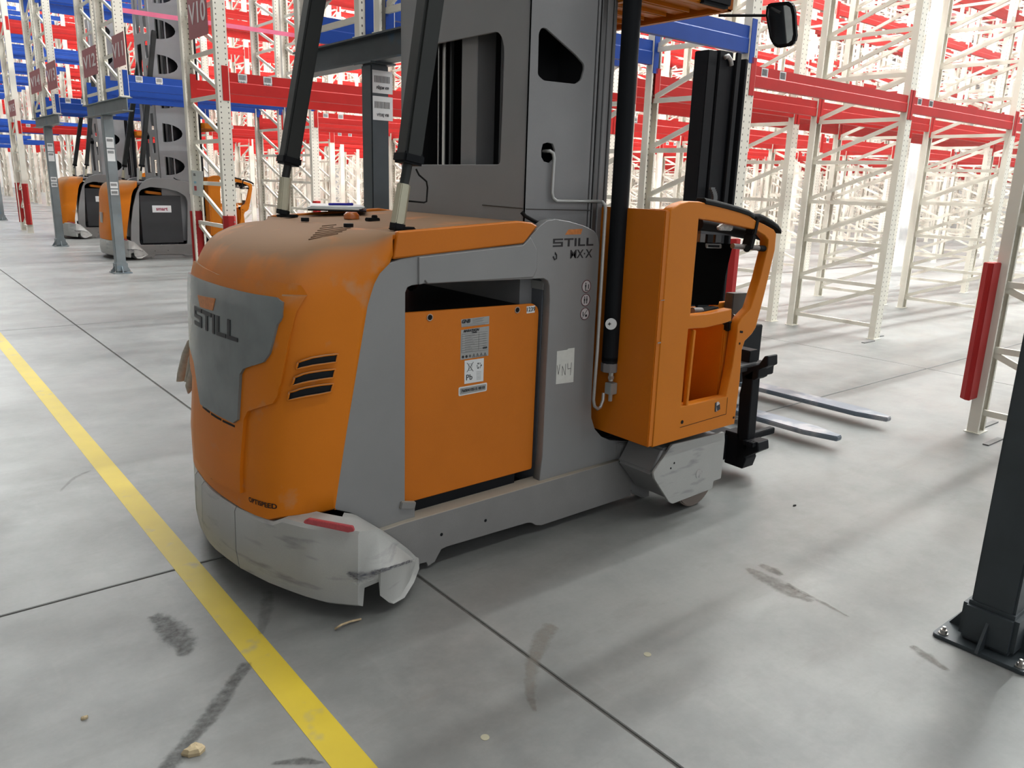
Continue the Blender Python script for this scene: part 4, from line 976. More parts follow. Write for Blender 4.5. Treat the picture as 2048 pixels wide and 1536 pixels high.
# ---- load arm (outrigger) and wheel
YO = 2.235
pan = XZ([(1340, 896), (1346, 889), (1449, 864), (1450, 880), (1443, 948), (1442, 957), (1427, 962), (1425, 977), (1345, 1008), (1338, 1004), (1309, 958), (1307, 946)], YO)
for yo, sg in ((YO, 1), (2 * YC - YO - .014, -1)):
    arm = MB(); X0 = pan[0][0]
    prof_ = XZ([(1332, 900), (1449, 870), (1443, 950), (1343, 1002), (1307, 950)], YO)
    ya, yb_ = (YO + .014, YS - .03) if sg == 1 else (2 * YC - YS + .03, 2 * YC - YO - .014)
    arm.prism([(a, ya, z) for a, z in prof_], (0, yb_ - ya, 0)); la = arm.build('load_arm', SILVER, T, bevel=.012, seg=3)
    plateY('load_arm_cover', BUMPM, T, [smooth_poly(pan, .008)], yo, .014, .002)
p = at(1398, 947, Y=YO); b = MB(); b.tube([(p.x, YO - .002, p.z), (p.x, YO + .002, p.z)], .024, 24); b.build('axle_cap', material('bare cap', (.36, .35, .34), .5, wear=(.2, .2, .2), wscale=50), T, smooth=True)
for x, y in ((1348.5, 926), (1341.5, 936.5)): p = at(x, y, Y=YO); b = MB(); b.tube([(p.x, YO - .001, p.z), (p.x, YO + .002, p.z)], .005, 10); b.build('bolt_hole', BLACK, T)
w = at(1380, 1010, Y=YO + .03, )
for y0_ in (YO + .025, 2 * YC - YO - .145):
    b = MB(); b.tube([(3.055, y0_, .145), (3.055, y0_ + .12, .145)], .143, 40); wh = b.build('load_wheel', WHEELM, T, bevel=.006, smooth=True)
    b = MB(); b.tube([(3.055, y0_ - .002, .145), (3.055, y0_ + .122, .145)], .075, 24); b.build('wheel_hub', STEELG, wh, smooth=True)
b = MB(); b.box(2.5, 2.95, YS + .03, 2 * YC - YS - .03, .10, .36); b.build('arm_bridge', BLACK, T, bevel=.01)
p1_, p2_ = XZ([(1236, 882), (1335, 895)], YS - .02)
b = MB(); b.prism([(a, YS - .02, z) for a, z in XZ([(1238, 886), (1262, 888), (1300, 900), (1300, 1003), (1262, 985), (1240, 955), (1237, 915)], YS - .02)], (0, .05, 0)); b.build('arm_boot', SILVER, T, bevel=.008)
b = MB(); b.tube([(1.25, YC, .125), (1.25, YC, .125 + .001)], .01, 8) if False else None
for y0_ in (YC - .10,):
    b = MB(); b.tube([(1.45, YC - .06, .125), (1.45, YC + .06, .125)], .125, 28); b.build('drive_wheel', BLACKR, T, smooth=True)

# ---- overhead guard and mirror
ZR = 2.30
b = MB()
gx0, gx1, gy0, gy1 = 2.62, 3.10, 2.33, 2 * YC - 2.33
b.box(gx1 - .04, gx1, gy0, gy1, ZR, ZR + .09); b.box(gx0, gx0 + .04, gy0, gy1, ZR, ZR + .09); b.box(gx0, gx1, gy0, gy0 + .04, ZR, ZR + .09); b.box(gx0, gx1, gy1 - .04, gy1, ZR, ZR + .09)
g_ = b.build('guard_frame', cabm, T, bevel=.006)
y = gy0 + .10
while y < gy1 - .06:
    b = MB(); b.box(gx0 + .04, gx1 - .04, y, y + .062, ZR + .02 , ZR + .034); b.build('guard_slat', cabm, g_, bevel=.002, seg=1)
    b = MB(); b.box(gx0 + .04, gx1 - .10, y + .062, y + .068, ZR + .005, ZR + .05); b.build('guard_rib', cabm, g_)
    y += .135
b = MB(); b.box(gx0, gx1, gy0, gy1, ZR + .085, ZR + .10); b.build('guard_sheet', ORANGE, g_)
b = MB(); b.box(2.86, 3.05, 2.30, 2.345, ZR + .0, ZR + .12); b.build('guard_lamp', BLACK, T, bevel=.012)
for yy in (gy0 + .02, gy1 - .02):
    b = MB(); b.box(gx0 + .0, gx0 + .05, yy - .02, yy + .03, ztop_w - .02, ZR + .01); (b.build('guard_post', BLACK, T, bevel=.004) if yy > YC else b.bm.free())
A = at(1438, 31, Y=2.33); Bm = at(1531, 31, Y=2.22)
b = MB(); b.tube([A, Bm], .006, 8); b.build('mirror_arm', BLACKR, T, smooth=True)
YMI = 2.20
mc = [(1532, 10), (1541, 6), (1575, 3), (1584, 8), (1588, 25), (1591, 72), (1588, 86), (1579, 93), (1556, 97), (1545, 91), (1538, 76), (1530, 30)]
cpt = at(1560, 50, Y=YMI)
nrm = (CAMP - cpt).normalized() * .55 + Vector((-.75, .15, -.18)); nrm.normalize()
ex_ = VZ.cross(nrm).normalized(); ey_ = nrm.cross(ex_)
def on_plane(x, y, off=0):
    d = ray(x, y); t = ((cpt + nrm * off) - CAMP).dot(nrm) / d.dot(nrm); return CAMP + d * t
pts_ = [on_plane(*q) for q in mc]
b = MB(); b.prism(pts_, -nrm * .03); mi = b.build('mirror', BLACK, T, bevel=.006)
cen = sum(pts_, Vector()) / len(pts_)
b = MB(); b.prism([cen + (q - cen) * .84 + nrm * .0015 for q in pts_], -nrm * .003); b.build('mirror_glass', GLASSM, mi)

# ---- front equipment: turret mast, traverse frame, forks
YA = 3.62
ax0, ax1, ax2 = at(1392, 400, Y=YA).x, at(1446, 400, Y=YA).x, at(1463, 400, Y=YA).x
zt_ = at(1425, 100, Y=YA).z
tm = MB(); tm.box(ax0, ax0 + .10, YA, YA + .12, .12, zt_); tm.box(ax0 + .10, ax0 + .115, YA + .01, YA + .1, .12, zt_); tm.box(ax0 + .115, ax1 - .04, YA - .006, YA + .12, .12, zt_ + .01)
tm.build('turret_mast', BLACK, T, bevel=.006)
b = MB(); b.box(ax1 - .03, ax1 + .02, YA - .03, YA - .01, .12, zt_ + .01); b.box(ax1 + .02, ax2 - .02, YA + .07, YA + .09, .12, zt_ - .02); b.box(ax2 - .03, ax2, YA - .03, YA + .08, .12, zt_ - .02); b.build('mast_channel', BLACK, T, bevel=.004)
b = MB(); b.tube([at(1450, 115, Y=YA - .02), at(1456, 112, Y=YA - .02), at(1461, 120, Y=YA - .02), at(1463, 131, Y=YA - .02)], .016, 8); b.build('guide_roller', GREYLAB, T, smooth='all')
ch = MB()
for k in range(9): p = at(1424 + 5 * math.sin(k * .35), 377 + 4 * k, Y=YA - .04); ch.obox(p, (.022, 0, 0), (0, .01, 0), (0, 0, .008))
ch.build('cable_chain', material('chain grey', (.08, .085, .09), .5), T)
XF = 3.62
def fpt(x, y): return at(x, y, X=XF)
def fplate(name, pts, t, mat=BLACK): b = MB(); b.prism([fpt(*q) for q in pts], (t, 0, 0)); return b.build(name, mat, T, bevel=.004, seg=1)
XF = 3.60
fplate('frame_post', [(1486, 752), (1507, 740), (1494, 895), (1477, 925), (1470, 920), (1478, 790)], .07)
fplate('frame_head', [(1482, 735), (1497, 734), (1517, 729), (1529, 712), (1536, 712), (1536, 732), (1517, 740), (1516, 756), (1508, 760), (1484, 760)], .09)
b = MB(); q0 = at(1482, 733, X=3.62); b.box(3.42, 3.72, 2.40, 2 * YC - 2.40, q0.z - .015, q0.z + .02); b.build('frame_beam', material('worn black', (.04, .04, .042), .4), T, bevel=.004)
b = MB(); q0 = at(1510, 712, X=3.74); b.box(3.66, 3.74, q0.y - .02, 2 * YC - q0.y, q0.z - .03, q0.z + .04); b.build('guide_rail', BLACK, T, bevel=.003)
fplate('frame_foot', [(1450, 860), (1478, 868), (1480, 880), (1494, 884), (1497, 880), (1516, 885), (1517, 903), (1490, 914), (1492, 918), (1484, 938), (1448, 925)], .10)
b = MB(); b.box(3.42, 3.70, 2.48, 2 * YC - 2.48, .07, .22); b.build('frame_beam', BLACK, T, bevel=.005)
for k in range(4):
    p = at(1498 + 5.5 * k, 882 + 1.6 * k, X=3.62); b = MB(); b.obox(p, (.05, 0, 0), (0, .006, 0), (0, 0, .012)); b.build('rack_tooth', BLACK, T)
b = MB(); b.box(3.60, 4.9, 3.05, 3.17, .28, .36); b.build('turret_arm', BLACK, T, bevel=.006)
b = MB(); b.box(3.7, 3.82, YC - .2, YC + .4, .1, .8); b.build('turret_body', BLACK, T, bevel=.01)
b = MB(); b.box(4.25, 5.40, 3.50, 3.56, .10, .52); b.build('fork_carriage', BLACK, T, bevel=.006)
for (tx, ty) in ((1683, 873), (1782, 835)):
    tip = at(tx, ty, Z=.085); xm = tip.x - .02; Yt = tip.y; Yr = 3.50; wdt = .082
    pts_ = [(xm - .028, Yt), (xm + .028, Yt), (xm + wdt, Yt + .2), (xm + wdt, Yr), (xm - wdt, Yr), (xm - wdt, Yt + .2)]
    b = MB(); n = 12; rows = []
    b.prism([(a, y_, .060 + .0 * y_) for a, y_ in pts_], (0, 0, .032)); f_ = b.build('fork', FORKM, T, bevel=.006)
    b = MB(); b.box(xm - wdt, xm + wdt, Yr - .02, Yr + .03, .06, .5); b.build('fork_heel', BLACK, f_, bevel=.006)
b = MB(); b.box(3.75, 4.30, 2.62, 2.66, .06, .10); b.build('foot_bar', BLACK, T, bevel=.004)

# ------------------------------------------------------------ racking
ORD = ['first', 'second', 'third', 'fourth', 'fifth', 'sixth', 'seventh', 'eighth', 'ninth', 'tenth', 'eleventh', 'twelfth', 'thirteenth', 'fourteenth', 'fifteenth', 'sixteenth', 'seventeenth', 'eighteenth', 'nineteenth', 'twentieth', 'twenty-first', 'twenty-second']
BAY = 2.75; HF = 9.3; PITCH = .43; Z1 = .14
# (centre, [(front y, back y, name)], tunnel bay?, plain name of the row)
RK = [(.83, [(-.30, .70, 'near'), (.97, 1.97, 'far')], True, 'the guarded right-hand row'),
      (5.23, [(4.09, 5.09, 'near'), (5.37, 6.37, 'far')], True, 'the row behind the mast'),
      (8.82, [(8.27, 9.27, 'near')], False, 'row V10'),
      (13.3, [(12.15, 13.15, 'near'), (13.43, 14.43, 'far')], True, 'row V11-V12'),
      (18.35, [(17.2, 18.2, 'near'), (18.5, 19.5, 'far')], True, 'row V13-V14'),
      (22.7, [(22.2, 23.2, 'near')], False, 'single row past V14'),
      (27.6, [(26.45, 27.45, 'near'), (27.75, 28.75, 'far')], True, 'second row past V14')]
for k, c in enumerate((32.2, 36.6, 41.0, 45.4, 49.8, 54.2, 58.6)):
    RK.append((c, [(c - 1.15, c - .15, 'near'), (c + .15, c + 1.15, 'far')], k % 2 == 0, '%s row past V14' % ORD[k + 2]))
def x_at(k, y): return 2.95 + .012 * max(0, y - 8) + BAY * k
def proj(p):
    v = Vector(p) - CAMP; z = v.dot(R2)
    return (v.dot(R0) / z * FPX + 1024, v.dot(R1) / z * FPX + 768, z) if z > .2 else None
def visible(x, y, z0, z1, mx=260):
    for z in (z0, (z0 + z1) / 2, z1):
        q = proj((x, y, z))
        if q and -mx < q[0] < 2048 + mx and q[1] > -200: return True
    return False
def upright_mesh(h, sgn):
    # open C section: perforated web towards the aisle, lips turned in
    w, d, t, l = .06, .07, .004, .020
    pr = [(-w, 0), (w, 0), (w, d), (w - l, d), (w - l, d - t), (w - t, d - t), (w - t, t), (-w + t, t), (-w + t, d - t), (-w + l, d - t), (-w + l, d), (-w, d)]
    b = MB(); b.prism([(a, sgn * (q - d / 2), 0) for a, q in pr], (0, 0, h))
    return b.mesh('upright')
UP = {}
for hh in (HF, HF - 2.5):
    for s_ in (1, -1):
        me = upright_mesh(hh, s_); me.materials.append(PERF); UP[(hh, s_)] = me
def brace_mesh(a, c): b = MB(); b.bar(a, c, .040, .024, up=VX); me = b.mesh('brace'); me.materials.append(CREAM); return me
BR_H = brace_mesh((0, .03, 0), (0, .97, 0)); BR_D = brace_mesh((.004, .03, .03), (.004, .97, PITCH - .03)); BR_D2 = brace_mesh((.004, .97, .03), (.004, .03, PITCH - .03))
FP = MB(); FP.box(-.07, .07, -.05, .05, 0, .006); FPM = FP.mesh('foot_plate'); FPM.materials.append(CREAM)
def merged(parts):
    """parts: (mesh, offset) joined into one mesh of plain triangles/quads"""
    vs = []; fs = []
    for me, off in parts:
        n = len(vs); vs += [tuple(v.co + Vector(off)) for v in me.vertices]; fs += [[n + i for i in p.vertices] for p in me.polygons]
    return vs, fs
def frame_parts(h, flip):
    out = [('upright', UP[(h, 1)], (0, 0, 0)), ('upright', UP[(h, -1)], (0, 1, 0)), ('foot_plate', FPM, (0, 0, 0)), ('foot_plate', FPM, (0, 1, 0))]
    n = int((h - Z1 - .1) / PITCH)
    for k in range(n + 1):
        out.append(('brace', BR_H, (0, 0, Z1 + k * PITCH)))
        if k < n: out.append(('brace', BR_D2 if flip else BR_D, (0, 0, Z1 + k * PITCH)))
    return out
WH = {}
for hh in (HF, HF - 2.5):
    for fl in (0, 1):
        vs, fs = merged([(m_, o_) for _, m_, o_ in frame_parts(hh, fl)])
        me = bpy.data.meshes.new('rack_frame'); me.from_pydata(vs, [], fs); me.materials.append(CREAM); WH[(hh, fl)] = me
ZI = 2.50
frames = []; beams = []
for ri, (c, sides, tunnel, rname) in enumerate(RK):
    for k in range(0, 22):
        for (y0, y1, sn) in sides:
            x = x_at(k, y0); zb = ZI if (tunnel and k == 0) else 0
            h = HF - 2.5 if zb else HF
            if x > 58 or not (visible(x, y0, zb, 8.5) or visible(x, y1, zb, 8.5)): continue
            dep = proj((x, (y0 + y1) / 2, 2)); dep = dep[2] if dep else 1
            fl = 1 if ri in (1,) else (0 if ri in (0, 2, 3) else (ri + (sn == 'far')) % 2)
            frames.append((dep, x, y0, zb, h, fl, ri, k, sn, rname))
    for k in range(0, 21):
        for (y0, y1, sn) in sides:
            for yi, (yy, sd) in enumerate(((y0, 'front'), (y1, 'rear'))):
                for lv, zt in enumerate((2.51, 4.75, 6.30, 7.80, 9.25)):
                    x = x_at(k, yy)
                    if x > 55: continue
                    blue = (k == 0 and (ri in (1, 3, 4) or ri >= 6)) or (lv and ri in (3, 4) and k < 1)
                    z_ = zt + (.28 if (k == 0 and lv == 0 and tunnel) else 0)
                    if not (visible(x + .3, yy, z_ - .1, z_) or visible(x + BAY / 2, yy, z_ - .1, z_) or visible(x + BAY - .3, yy, z_ - .1, z_)): continue
                    q = proj((x + BAY / 2, yy, z_))
                    if not q: continue
                    if q[1] < -260: continue
                    beams.append((q[2], x, yy, z_, blue, ri, k, sn, sd, lv, rname))
frames.sort(key=lambda f: f[0]); beams.sort(key=lambda f: f[0])
NF = 300
for i, (dep, x, y, zb, h, fl, ri, k, sn, rname) in enumerate(frames[:NF]):
    lab_ = 'cream rack frame, %s from the cross aisle, %s side of %s' % (ORD[k], sn, rname)
    if dep < 17:
        t = thing('rack_frame', (x, y, zb), lab_, 'rack frame', 'cream racking frames')
        for nm, me, of in frame_parts(h, fl):
            o = bpy.data.objects.new(nm, me); COL.objects.link(o); o.parent = t; o.location = of
    else:
        o = bpy.data.objects.new('rack_frame', WH[(h, fl)]); COL.objects.link(o); o.location = (x, y, zb); tag(o, lab_, 'rack frame', 'cream racking frames')
def stuff(name, items, mat, label, cat, group):
    vs = []; fs = []
    for me, of in items:
        n = len(vs); vs += [(v.co.x + of[0], v.co.y + of[1], v.co.z + of[2]) for v in me.vertices]; fs += [[n + i_ for i_ in p.vertices] for p in me.polygons]
    me = bpy.data.meshes.new(name); me.from_pydata(vs, [], fs); me.materials.append(mat)
    o = bpy.data.objects.new(name, me); COL.objects.link(o); return tag(o, label, cat, group, 'stuff')
if len(frames) > NF:
    stuff('rack_frame', [(WH[(h, fl)], (x, y, zb)) for dep, x, y, zb, h, fl, *_ in frames[NF:]], CREAM, 'dense cream rack frames in the far distance of the hall', 'rack frame', 'cream racking frames')
LB = BAY - .10
def beam_mesh(hh):
    b = MB(); pr = [(-.028, 0), (.022, 0), (.022, hh), (-.022, hh), (-.022, hh * .56), (-.028, hh * .52)]
    b.prism([(.05, y_, z_ - hh) for y_, z_ in pr], (LB, 0, 0)); return b.mesh('load_beam')
def conn_mesh(hh):
    b = MB(); b.box(-.012, .052, -.040, -.034, -hh - .07, .055); b.box(.044, .052, -.036, .03, -hh - .07, .055); me = b.mesh('beam_connector'); return me
BM = {}; CN = {}
for hh in (.13, .16, .20):
    for mt in (RED, BLUE):
        m_ = beam_mesh(hh); m_.materials.append(mt); BM[(hh, mt.name)] = m_
        m_ = conn_mesh(hh); m_.materials.append(mt); CN[(hh, mt.name)] = m_
CN2 = {}
for key, m_ in CN.items():
    m2 = m_.copy(); m2.transform(Matrix.Diagonal((-1, 1, 1, 1))); m2.flip_normals(); CN2[key] = m2
lblm = MB(); lblm.box(-.045, .045, -.0008, 0, -.05, .05); LBM = lblm.mesh('barcode_label'); LBM.materials.append(WHITE)
lp_ = MB(); rr_ = random.Random(4); xx_ = -.038
while xx_ < .036:
    w_ = rr_.choice((.0015, .003, .0022)); lp_.box(xx_, xx_ + w_, -.0014, -.0008, -.008, .042); xx_ += w_ + rr_.choice((.0015, .0025))
BCM = lp_.mesh('barcode'); BCM.materials.append(INK)
lvl = ['lowest', 'second', 'third', 'fourth', 'fifth']
NBM = 300
RN = {1: ('V08', 'V09'), 2: ('V10', 'V10'), 3: ('V11', 'V12'), 4: ('V13', 'V14'), 0: ('V06', 'V07')}
for i, (dep, x, y, z_, blue, ri, k, sn, sd, lv, rname) in enumerate(beams[:NBM]):
    mt = BLUE if blue else RED; hh = .20 if (lv == 0 and (blue or ri == 2)) else .16 if dep < 25 else .13
    lab_ = '%s load beam, %s level, %s bay, %s side %s of %s' % ('blue' if blue else 'red', lvl[lv], ORD[k], sn, sd, rname)
    w_ = lab_.split(); lab_ = ' '.join(w_[:16])
    o = bpy.data.objects.new('load_beam', BM[(hh, mt.name)]); COL.objects.link(o); o.location = (x, y, z_); tag(o, lab_, 'rack beam', 'load beams of the racking')
    for cm, dx in ((CN, 0), (CN2, BAY)):
        q = bpy.data.objects.new('beam_connector', cm[(hh, mt.name)]); COL.objects.link(q); q.parent = o; q.location = (dx, 0, 0)
    if sd == 'front' and sn == 'near' and lv == 0 and dep < 22:
        for j in (0, 1):
            q = bpy.data.objects.new('barcode_label', LBM); COL.objects.link(q); q.parent = o; q.location = (.20 + j * .26, -.028 if False else -.0225, -.055)
            q2 = bpy.data.objects.new('barcode', BCM); COL.objects.link(q2); q2.parent = q
            if dep < 14 and ri in RN:
                me = text_mesh('%s-%02d-%d' % (RN[ri][0], k + 1, j + 1), .026, bold=.0006); me.transform(frame_matrix(Vector((0, -.0016, -.029)), VX, VZ)); me.materials.append(INK)
                q3 = bpy.data.objects.new('lettering', me); COL.objects.link(q3); q3.parent = q
rest = beams[NBM:]
for mt, bl in ((RED, False), (BLUE, True)):
    it = [(BM[(.13, 'red beam paint')], (x, y, z_)) for dep, x, y, z_, blue, *_ in rest if bool(blue) == bl]
    if it: stuff('load_beam', it, mt, '%s load beams stacked in levels in the far distance' % ('blue' if bl else 'red'), 'rack beam', 'load beams of the racking')
print('FRAMES', len(frames), 'BEAMS', len(beams), 'near', sum(f[0] < 17 for f in frames))

# upright guards
def guard(x, y, sgn, label, z0=.24, z1=1.14):
    t = thing('upright_guard', (x, y, z0), label, 'rack guard')
    b = MB(); pr = [(-.065, 0), (-.03, -.045), (.03, -.045), (.065, 0), (.065, .03), (-.065, .03)]
    b.prism([(x - .012 + q[0], y + sgn * (q[1] - .037), z0) for q in pr], (0, 0, z1 - z0)); b.build('guard_profile', DRED, t, bevel=.004)
    for zz in (z0 + .06, (z0 + z1) / 2, z1 - .06):
        b = MB(); b.tube([(x + .02, y + sgn * -.083, zz), (x + .02, y + sgn * -.088, zz)], .008, 8); b.build('bolt', CHROME, t)
guard(x_at(1, 0) - .105, 1.97, -1, 'tall dark red guard on the rack upright at the right edge')
guard(x_at(1, 4), 4.09, 1, 'dark red upright guard seen through the orange cab opening')
guard(x_at(0, 8), 8.27, 1, 'red guard on the near upright of row V10', .2, 1.12)
guard(x_at(0, 8), 9.27, -1, 'red guard on the far upright of row V10, beside the hood', .2, 1.12)
guard(x_at(0, 22), 22.2, 1, 'red guard on the upright at far left beside the grey post', .2, 1.15)
guard(x_at(0, 22), 23.2, -1, 'red guard on the farther upright at far left', .2, 1.15)
guard(x_at(1, 5), 6.37, -1, 'small red guard seen above the white papers', .2, 1.15)
guard(x_at(1, 13), 12.15, 1, 'red guard on the upright left of the second truck', .2, 1.15)
guard(x_at(1, 32), 31.05, 1, 'red guard far off beyond the third truck', .2, 1.15)
# shim strips at the feet
for k, (x, y, l_, lb_) in enumerate(((x_at(1, 0) - .16, 1.80, .24, 'dark steel strip on the floor left of the guarded upright foot'), (x_at(1, 0) + .22, 1.98, .3, 'steel strip on the floor right of the guarded upright foot'), (x_at(2, 4) - .25, 4.02, .22, 'steel strip at the foot of the middle rack frame, left side'), (x_at(2, 4) + .16, 4.12, .2, 'steel strip at the foot of the middle rack frame, right side'))):
    b = MB(); b.box(x - l_ / 2, x + l_ / 2, y - .018, y + .018, 0, .008); tag(b.build('floor_strip', material('strip steel', (.10, .10, .10), .5)), lb_, 'steel strip')

# ------------------------------------------------------------ steel posts with cross beams
def steel_post(x, y, mat, label, htop=2.32, detail=True, labels=0):
    t = thing('steel_post', (x, y, 0), label, 'post', 'posts under the racking')
    b = MB(); b.box(x - .07, x + .07, y - .07, y + .07, .012, htop - .012); b.build('shaft', mat, t, bevel=.008)
    b = MB(); b.prism([(x + a, y + c_, 0) for a, c_ in rounded(-.135, .135, -.155, .155, .02)], (0, 0, .014)); b.build('base_plate', mat, t, bevel=.002)
    b = MB(); b.box(x - .09, x + .09, y - .09, y + .09, .014, .165); b.build('sleeve', mat, t, bevel=.016)
    for s1_, s2_ in ((1, 0), (-1, 0), (0, 1), (0, -1)):
        b = MB(); c0 = Vector((x + s1_ * .088, y + s2_ * .088, .014)); d = Vector((s1_, s2_, 0)); n_ = Vector((-s2_, s1_, 0)) * .005
        b.prism([c0 - n_, c0 + d * .06 - n_, c0 + VZ * .10 - n_], n_ * 2); b.build('gusset', mat, t)
    for a, c_ in ((-.108, -.125), (.108, -.125), (-.108, .125), (.108, .125)):
        b = MB(); b.tube([(x + a, y + c_, .014), (x + a, y + c_, .018)], .016, 14); b.tube([(x + a, y + c_, .018), (x + a, y + c_, .030)], .012, 6); b.tube([(x + a, y + c_, .030), (x + a, y + c_, .042)], .006, 8); b.build('anchor_bolt', CHROME, t)
    b = MB(); b.box(x - .10, x + .10, y - .12, y + .12, htop - .012, htop); b.build('top_plate', mat, t)
    return t
def i_beam(x, y0, y1, z0, z1, mat, label):
    t = thing('cross_beam', (x, (y0 + y1) / 2, z0), label, 'steel beam', 'cross beams on the posts')
    b = MB(); b.box(x - .07, x + .07, y0, y1, z1 - .012, z1); b.box(x - .07, x + .07, y0, y1, z0, z0 + .012); b.box(x - .006, x + .006, y0, y1, z0 + .012, z1 - .012); b.build('i_section', mat, t)
    return t
for ri, (c, sides, tunnel, rname) in enumerate(RK[:9]):
    if not tunnel: continue
    x = x_at(0, c); mt = POSTM if ri < 2 else GALV
    lb_ = {0: 'shade-dark steel post bolted to the floor at the right edge', 1: 'shade-dark steel post standing behind the mast of the big truck', 3: 'grey steel post with white labels in front of the second truck', 4: 'grey steel post in front of the third truck'}.get(ri, 'grey steel post farther left, under %s' % rname)
    t = steel_post(x, c if ri else .84, mt, lb_)
    if ri == 0: i_beam(x, -.4, 2.1, 2.32, 2.5, mt, 'dark cross beam above the post at the right edge')
    else: i_beam(x, sides[0][0] - .06, sides[-1][1] + .06, 2.32, 2.5, mt, '%s cross beam carrying the frames of %s' % ('dark steel' if ri < 2 else 'grey steel', rname))
    if ri in (3, 4):
        for z0, z1 in ((2.0, 1.85), (1.83, 1.66), (1.36, 1.27), (1.25, 1.17)):
            b = MB(); b.box(x - .055, x + .05, c - .0712, c - .0700, z1, z0); q = b.build('post_label', WHITE, t)
            b = MB(); [b.box(x - .045 + .007 * j, x - .041 + .007 * j, c - .0718, c - .0712, z0 - .06, z0 - .02) for j in range(12)]; b.build('barcode', INK, q)
    if ri == 1:
        for z0, z1, s_ in ((2.27, 2.12, 'PŘÍJEM V09'), (2.10, 1.94, 'VÝDEJ V08')):
            b = MB(); b.box(x - .060, x + .10, c - .072, c - .070, z1, z0); q = b.build('post_label', WHITE, t)
            b = MB(); [b.box(x - .045 + .0105 * j, x - .040 + .0105 * j, c - .0728, c - .072, z0 - .08, z0 - .035) for j in range(12)]; b.build('barcode', INK, q)
            text_on('lettering', s_, (x + .02, c - .0728, z1 + .035), VX, VZ, .026, INK, q, bold=.0005, sx=.8)
# row signs
def sign(s_, ypx, x, label):
    pts_ = YZ(ypx, x); t = thing('row_sign', (x, pts_[0][0], pts_[0][1]), label, 'sign', 'row signs on the frame ends')
    ys = [p[0] for p in pts_]; zs = [p[1] for p in pts_]; y0, y1, z0, z1 = min(ys), max(ys), min(zs), max(zs)
    b = MB(); b.box(x - .092, x - .089, y0, y1, z0, z1); q = b.build('plate', SIGNM, t, bevel=.001)
    me = text_mesh(s_, (z1 - z0) * .62, bold=.004, ext=.001); w_ = max(v.co.x for v in me.vertices) - min(v.co.x for v in me.vertices); f_ = (y1 - y0) * .86 / w_
    me.transform(Matrix.Diagonal((f_, 1, 1, 1))); me.transform(frame_matrix(Vector((x - .0935, (y0 + y1) / 2, (z0 + z1) / 2)), -VY, VZ)); link_mesh('lettering', me, SIGNT, q)
sign('V10', [(396, -12), (431, -12), (431, 72), (397, 82)], x_at(0, 8.8), 'dusty red sign reading V10 on the near left rack frame')
sign('V11', [(238, 75), (262, 68), (264, 132), (243, 138)], x_at(0, 12.6), 'dusty red sign reading V11 above the grey cross beam')
sign('V12', [(177, 103), (205, 97), (205, 148), (182, 158)], x_at(0, 13.9), 'dusty red sign reading V12 left of the V11 sign')
sign('V13', [(106, 128), (122, 126), (123, 178), (108, 182)], x_at(0, 17.7), 'dusty red sign reading V13 on the frame over the second post')
sign('V14', [(70, 146), (90, 142), (90, 183), (74, 190)], x_at(0, 19), 'dusty red sign reading V14 left of the V13 sign')
sign('V09', [(630, -45), (683, -45), (683, 3), (630, 22)], x_at(0, 6), 'dusty red sign bottom at the top edge beside the strut')
sign('V15', [(27, 203), (38, 202), (38, 232), (29, 235)], x_at(0, 22.7), 'small dusty red sign at the far left edge')
# notice boards on the V10 frame
p = YZ([(388, 340), (417, 343), (417, 395), (390, 388)], x_at(0, 9))
t = thing('notice_board', (x_at(0, 9), p[0][0], p[0][1]), 'small white notice board hanging on the left upright of row V10', 'notice')
b = MB(); b.prism([(x_at(0, 9) - .06, a, z_) for a, z_ in p], (.004, 0, 0)); q = b.build('board', material('board grey', (.50, .53, .50), .5), t)
cy_ = sum(a for a, _ in p) / 4; cz_ = sum(z_ for _, z_ in p) / 4
text_on('lettering', 'STILL', (x_at(0, 9) - .0608, cy_ + .02, max(z_ for _, z_ in p) - .05), -VY, VZ, .035, INK, q, bold=.001)
b = MB(); b.box(x_at(0, 9) - .0612, x_at(0, 9) - .0602, cy_ - .02, cy_ + .06, cz_ - .08, cz_ - .03); b.build('red_field', DRED, q)
b = MB(); b.box(x_at(0, 9) - .0612, x_at(0, 9) - .0602, cy_ - .02, cy_ + .06, cz_ - .005, cz_ + .02); b.build('blue_field', material('pale blue', (.2, .4, .5)), q)
xx = x_at(0, 8.3)
for z0, z1 in ((1.86, 1.70), (1.68, 1.52)):
    t = thing('upright_label', (xx, 8.28, z0), 'white barcode label on the V10 upright, %s one' % ('upper' if z0 > 1.8 else 'lower'), 'label')
    b = MB(); b.box(xx - .045, xx + .035, 8.2828, 8.2842, z1, z0); q = b.build('sheet', WHITE, t)
    b = MB(); [b.box(xx - .02, xx + .005, 8.2820, 8.2828, z1 + .015 + .008 * j, z1 + .019 + .008 * j) for j in range(15)]; b.build('barcode', INK, q)
# pink barrier tape strung across the rows
for (a, c_), lb_ in ((((3.1, 12.3, 3.62), (9.5, 12.3, 3.62)), 'faint pink tape strung between the uprights of row V11'), (((3.0, 27, 6.2), (8, 27, 6.2)), 'faint pink tape high on the left rows')):
    b = MB(); b.bar(a, c_, .004, .06); tag(b.build('barrier_tape', TAPE), lb_, 'tape')

